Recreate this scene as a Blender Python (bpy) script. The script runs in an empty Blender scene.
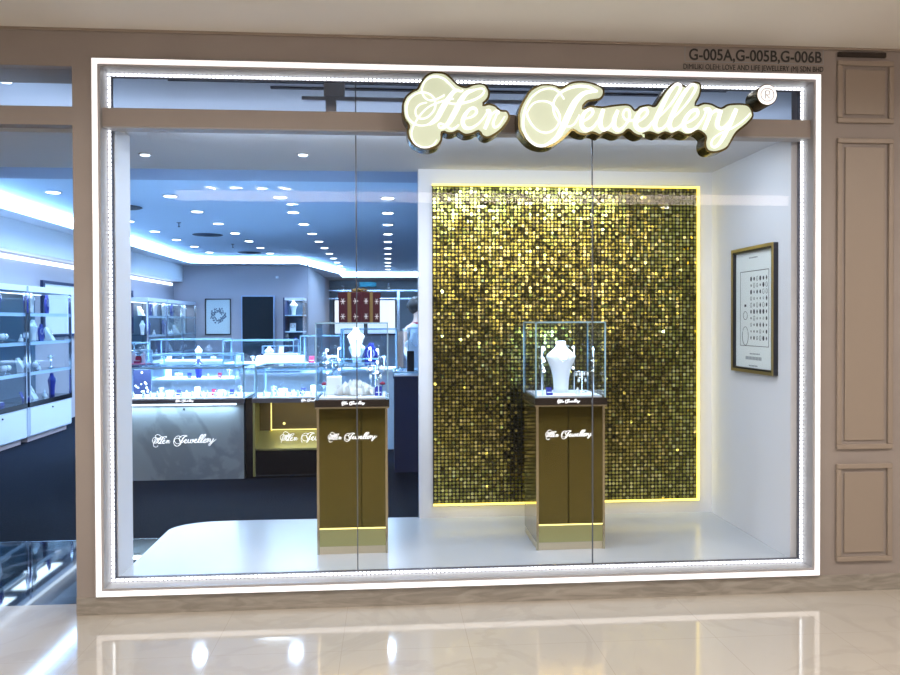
import bpy, bmesh, math, random
from mathutils import Vector, Matrix
from mathutils.geometry import tessellate_polygon
random.seed(7)
C = bpy.context.scene.collection
PI = math.pi

# ---------------------------------------------------------------- materials
M = {}
def pbr(name, col, rough=0.5, metal=0.0, emit=None, es=0.0, spec=0.5, coat=0.0):
    m = bpy.data.materials.new(name); m.use_nodes = True
    b = m.node_tree.nodes['Principled BSDF']
    b.inputs['Base Color'].default_value = (*col, 1)
    b.inputs['Roughness'].default_value = rough
    b.inputs['Metallic'].default_value = metal
    b.inputs['Specular IOR Level'].default_value = spec
    b.inputs['Coat Weight'].default_value = coat
    if emit:
        b.inputs['Emission Color'].default_value = (*emit, 1)
        b.inputs['Emission Strength'].default_value = es
    M[name] = m
    return m
def noisy(name, c0, c1, scale, rough=0.5, metal=0.0, detail=5, lo=.35, hi=.65, dist=0.0, bump=0.0, spec=.5, stretch=(1, 1, 1)):
    m = pbr(name, c0, rough, metal, spec=spec); nt = m.node_tree; N = nt.nodes; L = nt.links
    b = N['Principled BSDF']
    tc = N.new('ShaderNodeTexCoord'); mp = N.new('ShaderNodeMapping'); mp.inputs['Scale'].default_value = stretch
    no = N.new('ShaderNodeTexNoise'); no.inputs['Scale'].default_value = scale; no.inputs['Detail'].default_value = detail
    no.inputs['Distortion'].default_value = dist
    cr = N.new('ShaderNodeValToRGB')
    cr.color_ramp.elements[0].position = lo; cr.color_ramp.elements[0].color = (*c0, 1)
    cr.color_ramp.elements[1].position = hi; cr.color_ramp.elements[1].color = (*c1, 1)
    L.new(tc.outputs['Object'], mp.inputs[0]); L.new(mp.outputs[0], no.inputs['Vector'])
    L.new(no.outputs['Fac'], cr.inputs[0]); L.new(cr.outputs[0], b.inputs['Base Color'])
    if bump:
        bp = N.new('ShaderNodeBump'); bp.inputs['Strength'].default_value = bump; bp.inputs['Distance'].default_value = .01
        L.new(no.outputs['Fac'], bp.inputs['Height']); L.new(bp.outputs[0], b.inputs['Normal'])
    return m
def glass(name, tint=(.95, .98, 1), ior=1.45, boost=1.0):
    m = bpy.data.materials.new(name); m.use_nodes = True; nt = m.node_tree; N = nt.nodes; L = nt.links
    N.remove(N['Principled BSDF'])
    t = N.new('ShaderNodeBsdfTransparent'); t.inputs[0].default_value = (*tint, 1)
    g = N.new('ShaderNodeBsdfGlossy'); g.inputs['Roughness'].default_value = 0.0
    f = N.new('ShaderNodeFresnel'); f.inputs[0].default_value = ior
    mx = N.new('ShaderNodeMixShader'); mu = N.new('ShaderNodeMath'); mu.operation = 'MULTIPLY'; mu.inputs[1].default_value = boost
    mu.use_clamp = True
    ge = N.new('ShaderNodeNewGeometry'); io = N.new('ShaderNodeMapRange')      # same reflectance entering and leaving the thin pane
    io.inputs['To Min'].default_value = ior; io.inputs['To Max'].default_value = 1 / ior
    L.new(ge.outputs['Backfacing'], io.inputs['Value']); L.new(io.outputs[0], f.inputs[0])
    L.new(f.outputs[0], mu.inputs[0]); L.new(mu.outputs[0], mx.inputs[0])
    L.new(t.outputs[0], mx.inputs[1]); L.new(g.outputs[0], mx.inputs[2])
    L.new(mx.outputs[0], N['Material Output'].inputs[0]); M[name] = m
    return m
def marble(name, base, vein, scale, rough, tile=None, grout=(.2, .18, .15), spec=.5, vlo=.47, vhi=.5, mott=None):
    """polished stone: broad mottling, thin veins, optional square tile joints"""
    m = pbr(name, base, rough, spec=spec); nt = m.node_tree; N = nt.nodes; L = nt.links; b = N['Principled BSDF']
    tc = N.new('ShaderNodeTexCoord')
    n1 = N.new('ShaderNodeTexNoise'); n1.inputs['Scale'].default_value = scale; n1.inputs['Detail'].default_value = 8; n1.inputs['Distortion'].default_value = 1.2
    L.new(tc.outputs['Object'], n1.inputs['Vector'])
    r1 = N.new('ShaderNodeValToRGB'); e = r1.color_ramp.elements
    e[0].position = vlo - .03; e[0].color = (0, 0, 0, 1); e[1].position = vlo; e[1].color = (1, 1, 1, 1)
    x = e.new(vhi); x.color = (1, 1, 1, 1); x = e.new(vhi + .03); x.color = (0, 0, 0, 1)
    L.new(n1.outputs['Fac'], r1.inputs[0])
    n2 = N.new('ShaderNodeTexNoise'); n2.inputs['Scale'].default_value = scale * .6; n2.inputs['Detail'].default_value = 3
    L.new(tc.outputs['Object'], n2.inputs['Vector'])
    r2 = N.new('ShaderNodeValToRGB'); r2.color_ramp.elements[0].position = .3; r2.color_ramp.elements[1].position = .7
    mm = mott or tuple(c * .82 for c in base)
    r2.color_ramp.elements[0].color = (*mm, 1); r2.color_ramp.elements[1].color = (*base, 1)
    L.new(n2.outputs['Fac'], r2.inputs[0])
    mx = N.new('ShaderNodeMix'); mx.data_type = 'RGBA'
    ml = N.new('ShaderNodeMath'); ml.operation = 'MULTIPLY'; ml.inputs[1].default_value = .35
    L.new(r1.outputs[0], ml.inputs[0]); L.new(ml.outputs[0], mx.inputs[0])
    L.new(r2.outputs[0], mx.inputs[6]); mx.inputs[7].default_value = (*vein, 1)
    out = mx.outputs[2]
    if tile:
        br = N.new('ShaderNodeTexBrick'); br.offset = 0.0
        br.inputs['Scale'].default_value = 1.0; br.inputs['Brick Width'].default_value = tile[0]; br.inputs['Row Height'].default_value = tile[1]
        br.inputs['Mortar Size'].default_value = tile[2]; br.inputs['Mortar Smooth'].default_value = .3
        mp = N.new('ShaderNodeMapping'); mp.inputs['Location'].default_value = (tile[3], tile[4], 0)
        L.new(tc.outputs['Object'], mp.inputs[0]); L.new(mp.outputs[0], br.inputs['Vector'])
        m2 = N.new('ShaderNodeMix'); m2.data_type = 'RGBA'
        L.new(br.outputs['Fac'], m2.inputs[0]); L.new(out, m2.inputs[6]); m2.inputs[7].default_value = (*grout, 1)
        out = m2.outputs[2]
    L.new(out, b.inputs['Base Color'])
    return m

noisy('taupe_paint', (.295, .255, .235), (.315, .275, .252), 3, .55)
pbr('taupe_mould', (.31, .255, .21), .45)
noisy('stone_plinth', (.25, .225, .195), (.36, .33, .29), 4, .18, dist=1.5, stretch=(1, 1, 6))
marble('mall_marble', (.47, .43, .37), (.37, .335, .285), 1.6, .06, (.585, 1.17, .0013, .218, .55), (.36, .32, .27), spec=.36, mott=(.43, .39, .335))
marble('threshold_stone', (.012, .014, .02), (.16, .18, .22), 1.2, .03, None, spec=.6)
noisy('navy_carpet', (.002, .004, .010), (.006, .010, .022), 60, .95, bump=.5, spec=.1)
noisy('mall_ceiling_paint', (.86, .82, .76), (.88, .84, .78), 2, .8)
pbr('white_paint', (.78, .80, .84), .6)
pbr('blue_lit_ceiling', (.52, .70, .90), .6)  # white ceiling; the blue of its lighting is put into this colour
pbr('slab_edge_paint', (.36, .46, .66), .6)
pbr('soffit_paint', (.62, .65, .70), .6)
pbr('shop_wall_paint', (.44, .42, .47), .6)
pbr('grey_wall_paint', (.42, .46, .50), .6)
pbr('platform_white', (.53, .565, .60), .22, spec=.35)
pbr('white_frame', (.36, .35, .36), .45, spec=.3)
pbr('lit_diffuser', (1, 1, 1), .4, emit=(1, .93, .92), es=.9)
pbr('led_bead', (1, 1, 1), .4, emit=(.90, .95, 1), es=4.0)
pbr('led_channel', (.13, .13, .16), .5, .2)
pbr('cove_led', (1, 1, 1), .4, emit=(.34, .63, 1), es=20)
pbr('glass_edge', (.38, .62, .80), .2, .2)
pbr('warm_led', (1, .85, .3), .4, emit=(1, .74, .10), es=2.4)
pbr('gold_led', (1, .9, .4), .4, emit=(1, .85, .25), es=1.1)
pbr('cool_led', (1, 1, 1), .4, emit=(.72, .87, 1), es=3.2)
pbr('pink_led', (1, .8, .75), .4, emit=(1, .72, .66), es=1.1)
pbr('lamp_lens', (1, 1, 1), .4, emit=(.9, .96, 1), es=9)
pbr('mall_lamp_lens', (1, 1, 1), .4, emit=(1, .96, .9), es=30)
pbr('mall_strip', (1, 1, 1), .4, emit=(1, .80, .72), es=15.0)
pbr('chrome', (.72, .78, .86), .12, 1.0)
pbr('dark_metal', (.05, .05, .06), .3, .8)
pbr('black_gloss', (.012, .012, .016), .12, spec=.6)
pbr('cap_brown', (.045, .035, .03), .2, .4)
pbr('gold_mirror', (.20, .17, .05), .06, 1.0)
pbr('gold_edge', (.60, .53, .36), .22, 1.0)
pbr('base_gold', (.75, .66, .48), .3, .9)
pbr('side_smoke', (.40, .36, .30), .1, 1.0)
pbr('brass_panel', (.23, .17, .07), .25, .7)
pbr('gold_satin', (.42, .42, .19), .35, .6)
pbr('frame_gold', (.55, .45, .22), .3, .8)
pbr('paper', (.80, .86, .84), .7)
pbr('ink', (.04, .05, .06), .8)
pbr('ink_light', (.30, .34, .36), .8)
pbr('sign_text_ink', (.03, .03, .03), .6)
pbr('counter_white', (.60, .64, .70), .35)
marble('counter_marble', (.34, .41, .48), (.12, .14, .17), 1.0, .25, None, mott=(.29, .36, .43))
pbr('cabinet_white', (.66, .72, .84), .4)
pbr('pink_kick', (.62, .50, .52), .5)
pbr('shelf_white', (.60, .74, .86), .3)
pbr('cabinet_back', (.04, .09, .15), .3)
pbr('navy_panel', (.012, .022, .08), .5)
pbr('velvet_navy', (.02, .03, .30), .7)
pbr('velvet_white', (.86, .88, .92), .6)
pbr('pearl', (.9, .9, .88), .25)
pbr('silver', (.85, .88, .92), .15, 1.0)
pbr('gold_item', (.8, .6, .25), .2, 1.0)
pbr('red_paper', (.055, .003, .014), .5)
pbr('ribbon_gold', (.26, .18, .07), .45, .3)
pbr('white_print', (.85, .85, .88), .5)
pbr('rose', (.35, .01, .06), .6)
pbr('pink_cushion', (.8, .25, .4), .7)
pbr('poster_blue', (.62, .72, .74), .6)
pbr('wreath', (.16, .20, .26), .7)
pbr('doorway_dark', (.006, .014, .022), .5, spec=.2)
pbr('board_light', (1, 1, 1), .5, emit=(.92, .97, 1), es=.95)
pbr('teal_board', (.04, .25, .30), .5)
pbr('skin', (.62, .42, .33), .5)
pbr('hair', (.012, .010, .012), .4)
pbr('uniform', (.55, .60, .68), .8)
pbr('sign_face', (.42, .45, .36), .5, emit=(.78, .86, .60), es=.52)
pbr('sign_letter', (.6, .6, .6), .4, emit=(1, 1, 1), es=.95)
pbr('sign_can', (.10, .08, .03), .22, .9)
pbr('sign_glow_edge', (.9, .7, .2), .3, .8)
pbr('logo_white', (.8, .8, .8), .4, emit=(.95, .97, 1), es=1.6)
pbr('seal', (.12, .14, .18), .2, .3)
pbr('vent_dark', (.03, .05, .09), .6)
pbr('mall_wall_paint', (.17, .15, .135), .6)
pbr('sequin_backing', (.010, .008, .004), .7)
def sequin_mat():
    m = pbr('sequin_gold', (.6, .5, .15), .19, 1.0); nt = m.node_tree; N = nt.nodes; L = nt.links
    g = N.new('ShaderNodeNewGeometry'); cr = N.new('ShaderNodeValToRGB'); e = cr.color_ramp.elements
    e[0].position = 0; e[0].color = (.15, .14, .025, 1); e[1].position = 1; e[1].color = (.74, .68, .26, 1)
    x = e.new(.7); x.color = (.46, .42, .09, 1)
    L.new(g.outputs['Random Per Island'], cr.inputs[0]); L.new(cr.outputs[0], N['Principled BSDF'].inputs['Base Color'])
sequin_mat()
glass('window_glass', (.985, .99, 1), 1.5, .22)
glass('case_glass', (.93, .97, 1), 1.45, 1.0)
glass('shelf_glass', (.80, .92, .97), 1.45, 1.4)

# ---------------------------------------------------------------- mesh building
class MB:
    def __init__(s): s.v = []; s.f = []; s.sm = []
    def add(s, vs, fs, smooth=False):
        o = len(s.v); s.v += [tuple(v) for v in vs]; s.f += [tuple(i + o for i in f) for f in fs]; s.sm += [smooth] * len(fs); return s
    def box(s, x0, x1, y0, y1, z0, z1, b=0.0):
        if x1 < x0: x0, x1 = x1, x0
        if y1 < y0: y0, y1 = y1, y0
        if z1 < z0: z0, z1 = z1, z0
        b = min(b, (x1 - x0) / 3, (y1 - y0) / 3, (z1 - z0) / 3)
        if b <= 0:
            return s.add([(x0, y0, z0), (x1, y0, z0), (x1, y1, z0), (x0, y1, z0), (x0, y0, z1), (x1, y0, z1), (x1, y1, z1), (x0, y1, z1)],
                         [(0, 3, 2, 1), (4, 5, 6, 7), (0, 1, 5, 4), (1, 2, 6, 5), (2, 3, 7, 6), (3, 0, 4, 7)])
        bm = bmesh.new(); bmesh.ops.create_cube(bm, size=1)
        for v in bm.verts:
            v.co = ((x0 + x1) / 2 + v.co.x * (x1 - x0), (y0 + y1) / 2 + v.co.y * (y1 - y0), (z0 + z1) / 2 + v.co.z * (z1 - z0))
        bmesh.ops.bevel(bm, geom=list(bm.edges), offset=b, segments=2, affect='EDGES', profile=.6)
        return s.bm(bm)
    def bm(s, bm, smooth=False, mat=None):
        bm.verts.ensure_lookup_table(); bm.verts.index_update()
        vs = [(mat @ v.co) if mat else v.co.copy() for v in bm.verts]; fs = [[v.index for v in f.verts] for f in bm.faces]
        bm.free(); return s.add(vs, fs, smooth)
    def lathe(s, c, prof, n=16, sy=1.0):
        """prof: (radius, z[, ry]) from bottom to top"""
        vs = []; fs = []
        for p in prof:
            r = p[0]; z = p[1]; ry = p[2] if len(p) > 2 else r * sy
            for i in range(n):
                a = 2 * PI * i / n; vs.append((c[0] + r * math.cos(a), c[1] + ry * math.sin(a), c[2] + z))
        for k in range(len(prof) - 1):
            for i in range(n):
                j = (i + 1) % n; fs.append((k * n + i, k * n + j, (k + 1) * n + j, (k + 1) * n + i))
        fs.append(tuple(reversed(range(n)))); fs.append(tuple((len(prof) - 1) * n + i for i in range(n)))
        return s.add(vs, fs, True)
    def tube(s, pts, r, n=6, closed=False):
        pts = [Vector(p) for p in pts]; m = len(pts); vs = []; fs = []
        rr = r if isinstance(r, (list, tuple)) else [r] * m
        for i, p in enumerate(pts):
            a = pts[(i - 1) % m] if (closed or i) else p; b = pts[(i + 1) % m] if (closed or i < m - 1) else p
            t = (b - a).normalized() if (b - a).length > 1e-9 else Vector((0, 0, 1))
            u = t.orthogonal() if abs(t.z) > .95 else t.cross(Vector((0, 0, 1)))
            if abs(t.z) > .95: u = Vector((1, 0, 0)) - t * t.x
            u.normalize(); w = t.cross(u)
            for k in range(n):
                g = 2 * PI * k / n; vs.append(p + (u * math.cos(g) + w * math.sin(g)) * rr[i])
        for i in range(m if closed else m - 1):
            for k in range(n):
                j = (k + 1) % n; i2 = (i + 1) % m
                fs.append((i * n + k, i * n + j, i2 * n + j, i2 * n + k))
        if not closed: fs += [tuple(reversed(range(n))), tuple((m - 1) * n + k for k in range(n))]
        return s.add(vs, fs, True)
    def prism(s, poly, lo, hi, axis='z'):
        """poly of 2-D points extruded from lo to hi along axis (z: points are x,y; y: points are x,z; x: points are y,z)"""
        n = len(poly)
        def P(p, h): return (p[0], p[1], h) if axis == 'z' else ((p[0], h, p[1]) if axis == 'y' else (h, p[0], p[1]))
        vs = [P(p, lo) for p in poly] + [P(p, hi) for p in poly]
        tri = tessellate_polygon([[Vector((p[0], p[1], 0)) for p in poly]])
        fs = [tuple(t) for t in tri] + [tuple(i + n for i in reversed(t)) for t in tri]
        fs += [(i, (i + 1) % n, n + (i + 1) % n, n + i) for i in range(n)]
        return s.add(vs, fs)
    def ball(s, c, r, n=8, sc=(1, 1, 1)):
        bm = bmesh.new(); bmesh.ops.create_uvsphere(bm, u_segments=n, v_segments=max(4, n // 2 + 1), radius=r)
        for v in bm.verts: v.co = Vector((v.co.x * sc[0] + c[0], v.co.y * sc[1] + c[1], v.co.z * sc[2] + c[2]))
        return s.bm(bm, True)
    def build(s, name, mat, parent=None, loc=(0, 0, 0), label=None, local=False):
        me = bpy.data.meshes.new(name)
        off = Vector((0, 0, 0))
        if parent is not None and not local: off = world_loc(parent)
        elif not local: off = Vector(loc)
        me.from_pydata([Vector(v) - off for v in s.v], [], s.f)
        me.polygons.foreach_set('use_smooth', s.sm)
        bm = bmesh.new(); bm.from_mesh(me); bmesh.ops.recalc_face_normals(bm, faces=bm.faces); bm.to_mesh(me); bm.free()
        me.materials.append(M[mat])
        o = bpy.data.objects.new(name, me); C.objects.link(o)
        if parent is not None: o.parent = parent
        else: o.location = loc
        if label: o['label'] = label
        return o
def world_loc(o):
    l = Vector(o.location)
    while o.parent: o = o.parent; l += Vector(o.location)
    return l
def tag(o, label, cat, group=None, kind=None):
    o['label'] = label; o['category'] = cat
    if group: o['group'] = group
    if kind: o['kind'] = kind
    return o
def thing(name, label, cat, loc=(0, 0, 0), rz=0, group=None):
    o = bpy.data.objects.new(name, None); o.empty_display_size = .1; C.objects.link(o)
    o.location = loc; o.rotation_euler = (0, 0, rz); return tag(o, label, cat, group)
def struct(o, label=None, cat=None):
    o['kind'] = 'structure'
    if label: o['label'] = label
    if cat: o['category'] = cat
    return o
def box_struct(name, mat, *a, label=None, parent=None, **k):
    o = MB().box(*a, **k).build(name, mat, parent)
    if parent is None: struct(o, label)
    return o
def copy_tree(o, parent=None):
    c = o.copy(); C.objects.link(c); c.parent = parent
    for ch in list(o.children): copy_tree(ch, c)
    return c
def spline(P, k=5, closed=False):
    n = len(P); out = []
    for i in range(n if closed else n - 1):
        p0 = P[(i - 1) % n] if (closed or i) else P[0]; p1 = P[i]; p2 = P[(i + 1) % n]
        p3 = P[(i + 2) % n] if (closed or i + 2 < n) else P[-1]
        for j in range(k):
            t = j / k
            out.append(tuple(.5 * (2 * b + (c - a) * t + (2 * a - 5 * b + 4 * c - d) * t * t + (3 * b - a - 3 * c + d) * t ** 3) for a, b, c, d in zip(p0, p1, p2, p3)))
    if not closed: out.append(tuple(P[-1]))
    return out
OUT_HER=[(0.252,2.761),(0.289,2.757),(0.319,2.738),(0.345,2.713),(0.364,2.698),(0.398,2.689),(0.432,2.703),(0.47,2.709),(0.5,2.701),(0.519,2.671),(0.519,2.638),(0.504,2.615),(0.487,2.599),(0.515,2.606),(0.55,2.597),(0.576,2.575),(0.607,2.572),(0.623,2.549),(0.618,2.519),(0.584,2.473),(0.545,2.443),(0.507,2.427),(0.477,2.438),(0.462,2.459),(0.432,2.445),(0.394,2.439),(0.367,2.451),(0.356,2.458),(0.333,2.447),(0.303,2.446),(0.279,2.453),(0.277,2.416),(0.254,2.382),(0.213,2.366),(0.168,2.37),(0.127,2.391),(0.104,2.421),(0.097,2.458),(0.104,2.484),(0.082,2.517),(0.073,2.555),(0.075,2.599),(0.094,2.637),(0.128,2.664),(0.15,2.675),(0.165,2.705),(0.191,2.739),(0.222,2.757)]
OUT_JEW=[(0.665,2.517),(0.665,2.556),(0.676,2.596),(0.7,2.64),(0.728,2.68),(0.777,2.707),(0.817,2.712),(0.857,2.708),(0.888,2.694),(0.93,2.719),(0.979,2.729),(1.036,2.726),(1.085,2.711),(1.111,2.692),(1.115,2.664),(1.097,2.636),(1.06,2.627),(1.027,2.62),(1.003,2.59),(1.044,2.605),(1.101,2.601),(1.158,2.61),(1.224,2.617),(1.256,2.609),(1.277,2.587),(1.297,2.606),(1.347,2.617),(1.377,2.611),(1.399,2.639),(1.435,2.692),(1.47,2.725),(1.506,2.736),(1.546,2.715),(1.586,2.738),(1.621,2.732),(1.63,2.704),(1.621,2.661),(1.599,2.617),(1.639,2.631),(1.684,2.627),(1.733,2.607),(1.773,2.627),(1.854,2.631),(1.89,2.617),(1.909,2.58),(1.905,2.553),(1.873,2.518),(1.819,2.474),(1.792,2.43),(1.765,2.391),(1.711,2.37),(1.666,2.374),(1.647,2.398),(1.644,2.428),(1.648,2.454),(1.613,2.479),(1.577,2.46),(1.541,2.457),(1.506,2.471),(1.47,2.458),(1.435,2.468),(1.399,2.454),(1.355,2.467),(1.32,2.457),(1.33,2.454),(1.297,2.447),(1.264,2.461),(1.24,2.479),(1.215,2.458),(1.174,2.449),(1.125,2.465),(1.092,2.448),(1.052,2.462),(1.019,2.451),(0.978,2.457),(0.95,2.474),(0.93,2.458),(0.889,2.421),(0.841,2.391),(0.784,2.384),(0.728,2.403),(0.688,2.442),(0.668,2.477)]
MARK_C=(1.982,2.677)
STROKES=[('her',[(0.25,2.416),(0.231,2.389),(0.198,2.376),(0.16,2.381),(0.13,2.406),(0.121,2.444),(0.134,2.488),(0.168,2.541),(0.213,2.583),(0.289,2.614),(0.334,2.623)],[0.0038,0.0061,0.0083,0.0083,0.0076,0.0061,0.0061,0.0061,0.0061,0.0061,0.0061]),('her',[(0.251,2.528),(0.213,2.496),(0.176,2.485),(0.138,2.492),(0.105,2.522),(0.095,2.566),(0.109,2.615),(0.146,2.645),(0.187,2.652),(0.225,2.636),(0.242,2.602),(0.236,2.565),(0.206,2.531),(0.172,2.519),(0.147,2.533),(0.142,2.563),(0.161,2.59),(0.198,2.602)],[0.0068,0.0068,0.0068,0.0083,0.0091,0.0091,0.0083,0.0068,0.0068,0.0068,0.0076,0.0068,0.0068,0.0068,0.0068,0.0068,0.0061,0.0061]),('her',[(0.289,2.641),(0.247,2.619),(0.21,2.613),(0.182,2.635),(0.175,2.672),(0.195,2.713),(0.233,2.733),(0.278,2.726),(0.315,2.697),(0.345,2.668),(0.372,2.661),(0.383,2.669)],[0.0068,0.0068,0.0068,0.0068,0.0068,0.0068,0.0091,0.0091,0.0091,0.0083,0.0068,0.0068]),('her',[(0.364,2.668),(0.338,2.66),(0.308,2.622),(0.277,2.573),(0.247,2.52),(0.209,2.491)],[0.0091,0.0161,0.0226,0.0259,0.0237,0.0117]),('her',[(0.311,2.6),(0.349,2.597),(0.394,2.605),(0.44,2.62),(0.478,2.644),(0.491,2.667),(0.474,2.678),(0.432,2.667)],[0.0068,0.0083,0.0099,0.0099,0.0091,0.0083,0.0068,0.0068]),('her',[(0.44,2.67),(0.402,2.654),(0.372,2.616),(0.345,2.563),(0.315,2.51),(0.288,2.48),(0.266,2.474),(0.257,2.487),(0.269,2.497),(0.296,2.485),(0.322,2.469),(0.345,2.478),(0.36,2.492)],[0.0106,0.0194,0.0248,0.0259,0.0226,0.0139,0.0076,0.0068,0.0068,0.0083,0.0091,0.0076,0.0061]),('her',[(0.383,2.523),(0.424,2.532),(0.451,2.555),(0.443,2.576),(0.417,2.572),(0.39,2.538),(0.38,2.504),(0.394,2.478),(0.424,2.477),(0.462,2.501),(0.492,2.536),(0.509,2.566)],[0.0068,0.0083,0.0106,0.0117,0.0139,0.0183,0.0194,0.0172,0.0117,0.0083,0.0068,0.0068]),('her',[(0.5,2.566),(0.515,2.566),(0.518,2.541),(0.506,2.506),(0.492,2.473)],[0.0076,0.0139,0.0177,0.0172,0.015]),('her',[(0.509,2.511),(0.529,2.546),(0.549,2.563),(0.562,2.562),(0.561,2.55)],[0.0068,0.0068,0.0091,0.0128,0.0117]),('her',[(0.557,2.556),(0.546,2.529),(0.535,2.503),(0.542,2.482),(0.565,2.492),(0.595,2.538)],[0.0076,0.0091,0.0106,0.0099,0.0068,0.0053]),('jewellery',[(0.902,2.632),(0.877,2.667),(0.837,2.685),(0.789,2.678),(0.744,2.649),(0.71,2.601),(0.692,2.541),(0.692,2.478),(0.716,2.427),(0.76,2.395),(0.808,2.396),(0.857,2.429)],[0.0064,0.0072,0.0072,0.0072,0.0072,0.0096,0.0112,0.0123,0.0134,0.0134,0.0134,0.0146]),('jewellery',[(0.816,2.4),(0.865,2.437),(0.901,2.501),(0.934,2.573),(0.967,2.629),(1.011,2.666),(1.076,2.677)],[0.0134,0.0238,0.0295,0.0306,0.0272,0.0192,0.0096]),('jewellery',[(1.076,2.675),(1.028,2.697),(0.971,2.699),(0.914,2.682),(0.869,2.651),(0.847,2.611),(0.849,2.564),(0.873,2.52),(0.914,2.493),(0.95,2.502),(0.975,2.538),(0.98,2.554)],[0.008,0.0123,0.0123,0.0112,0.0096,0.0088,0.0088,0.0072,0.0072,0.0072,0.0064,0.0048]),('jewellery',[(0.712,2.565),(0.74,2.605),(0.785,2.62),(0.829,2.611),(0.865,2.576),(0.88,2.536),(0.865,2.492),(0.825,2.462),(0.776,2.465),(0.736,2.498),(0.712,2.541),(0.71,2.565)],[0.0072,0.0072,0.0072,0.0096,0.0096,0.0088,0.0072,0.0072,0.0072,0.0088,0.0088,0.0072]),('jewellery',[(0.991,2.514),(1.031,2.539),(1.052,2.567),(1.04,2.585),(1.011,2.567),(0.993,2.53),(0.995,2.495),(1.019,2.477),(1.052,2.49),(1.08,2.528)],[0.0072,0.0096,0.0123,0.0134,0.0169,0.0203,0.0215,0.0192,0.0123,0.0072]),('jewellery',[(1.107,2.584),(1.093,2.54),(1.091,2.5),(1.109,2.478),(1.137,2.493),(1.164,2.533),(1.183,2.58)],[0.0169,0.0215,0.0215,0.0169,0.0096,0.0096,0.0134]),('jewellery',[(1.183,2.58),(1.164,2.533),(1.164,2.493),(1.187,2.478),(1.219,2.502),(1.244,2.547),(1.24,2.581),(1.219,2.581),(1.209,2.554),(1.228,2.53),(1.265,2.531),(1.297,2.548)],[0.0157,0.0215,0.0215,0.0169,0.0104,0.0104,0.0112,0.0096,0.0088,0.0088,0.0088,0.0088]),('jewellery',[(1.273,2.515),(1.314,2.54),(1.339,2.57),(1.326,2.591),(1.297,2.572),(1.277,2.535),(1.279,2.497),(1.306,2.48),(1.339,2.492),(1.367,2.529)],[0.0072,0.0096,0.0123,0.0134,0.0169,0.0203,0.0215,0.0192,0.0123,0.0072]),('jewellery',[(1.355,2.51),(1.399,2.549),(1.457,2.61),(1.501,2.676),(1.514,2.71),(1.492,2.72),(1.457,2.683),(1.417,2.61),(1.386,2.544),(1.377,2.506),(1.39,2.484),(1.421,2.493),(1.452,2.528)],[0.0077,0.0077,0.0094,0.0119,0.0144,0.0144,0.0181,0.0218,0.023,0.0218,0.0181,0.0119,0.0077]),('jewellery',[(1.444,2.524),(1.488,2.559),(1.541,2.616),(1.581,2.673),(1.595,2.708),(1.572,2.719),(1.537,2.681),(1.492,2.607),(1.461,2.541),(1.454,2.507),(1.468,2.484),(1.501,2.495),(1.534,2.53)],[0.0077,0.0077,0.0094,0.0119,0.0144,0.0144,0.0181,0.0218,0.023,0.0218,0.0181,0.0119,0.0077]),('jewellery',[(1.523,2.512),(1.568,2.532),(1.604,2.564),(1.599,2.589),(1.568,2.578),(1.537,2.538),(1.531,2.5),(1.555,2.48),(1.595,2.496),(1.635,2.549),(1.65,2.588)],[0.0077,0.0102,0.0132,0.0144,0.0181,0.0205,0.0218,0.0205,0.0132,0.0077,0.0077]),('jewellery',[(1.637,2.592),(1.664,2.593),(1.668,2.562),(1.653,2.523),(1.638,2.487)],[0.0102,0.0169,0.0193,0.0193,0.0169]),('jewellery',[(1.653,2.532),(1.679,2.571),(1.706,2.589),(1.722,2.575)],[0.0077,0.0102,0.0144,0.0144]),('jewellery',[(1.73,2.589),(1.713,2.541),(1.709,2.507),(1.733,2.494),(1.769,2.525),(1.799,2.576)],[0.0169,0.0205,0.0205,0.0156,0.0102,0.0077]),('jewellery',[(1.811,2.597),(1.787,2.543),(1.76,2.486),(1.729,2.429),(1.698,2.398),(1.677,2.407),(1.684,2.437),(1.724,2.468),(1.792,2.499),(1.846,2.535),(1.886,2.577)],[0.0193,0.0218,0.0205,0.0169,0.0119,0.0077,0.0077,0.0077,0.0077,0.0077,0.0051]),('mark',[(2.018,2.677),(2.013,2.66),(2.0,2.648),(1.983,2.643),(1.965,2.647),(1.952,2.659),(1.947,2.676),(1.952,2.693),(1.965,2.706),(1.982,2.71),(2.0,2.706),(2.013,2.694),(2.018,2.677)],[0.006,0.006,0.006,0.006,0.006,0.006,0.006,0.006,0.006,0.006,0.006,0.006,0.006]),('mark',[(1.972,2.655),(1.972,2.697)],[0.007,0.007]),('mark',[(1.972,2.697),(1.993,2.695),(1.993,2.679),(1.972,2.676)],[0.006,0.006,0.006,0.006]),('mark',[(1.977,2.676),(1.996,2.656)],[0.006,0.006])]
# ================================================================ the mall side and the shop front
# floors
fl = MB().box(-6, 8, -7, .17, -.08, 0).build('floor', 'mall_marble'); struct(fl, 'polished beige marble floor of the mall corridor')
box_struct('floor_threshold', 'threshold_stone', -6, 4, .17, 1.40, -.08, 0, label='glossy black stone strip just inside the entrance')
box_struct('floor_threshold_trim', 'chrome', -6, 4, 1.40, 1.415, -.05, .002, label='thin metal strip between black stone and carpet')
box_struct('floor_carpet', 'navy_carpet', -6, 4, 1.415, 23, -.08, 0, label='dark navy carpet of the jewellery shop')
# mall ceiling and far side of the corridor (seen only in reflections)
box_struct('ceiling', 'mall_ceiling_paint', -6, 8, -7, .3, 2.985, 3.08, label='pale flat ceiling of the mall corridor')
box_struct('wall_opposite', 'mall_wall_paint', -6, 8, -7.1, -7, -.08, 3.08)
box_struct('wall_mall_left', 'mall_wall_paint', -6.1, -6, -7.1, 23, -.08, 3.3)
box_struct('wall_mall_right', 'mall_wall_paint', 8, 8.1, -7.1, .3, -.08, 3.08)

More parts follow.
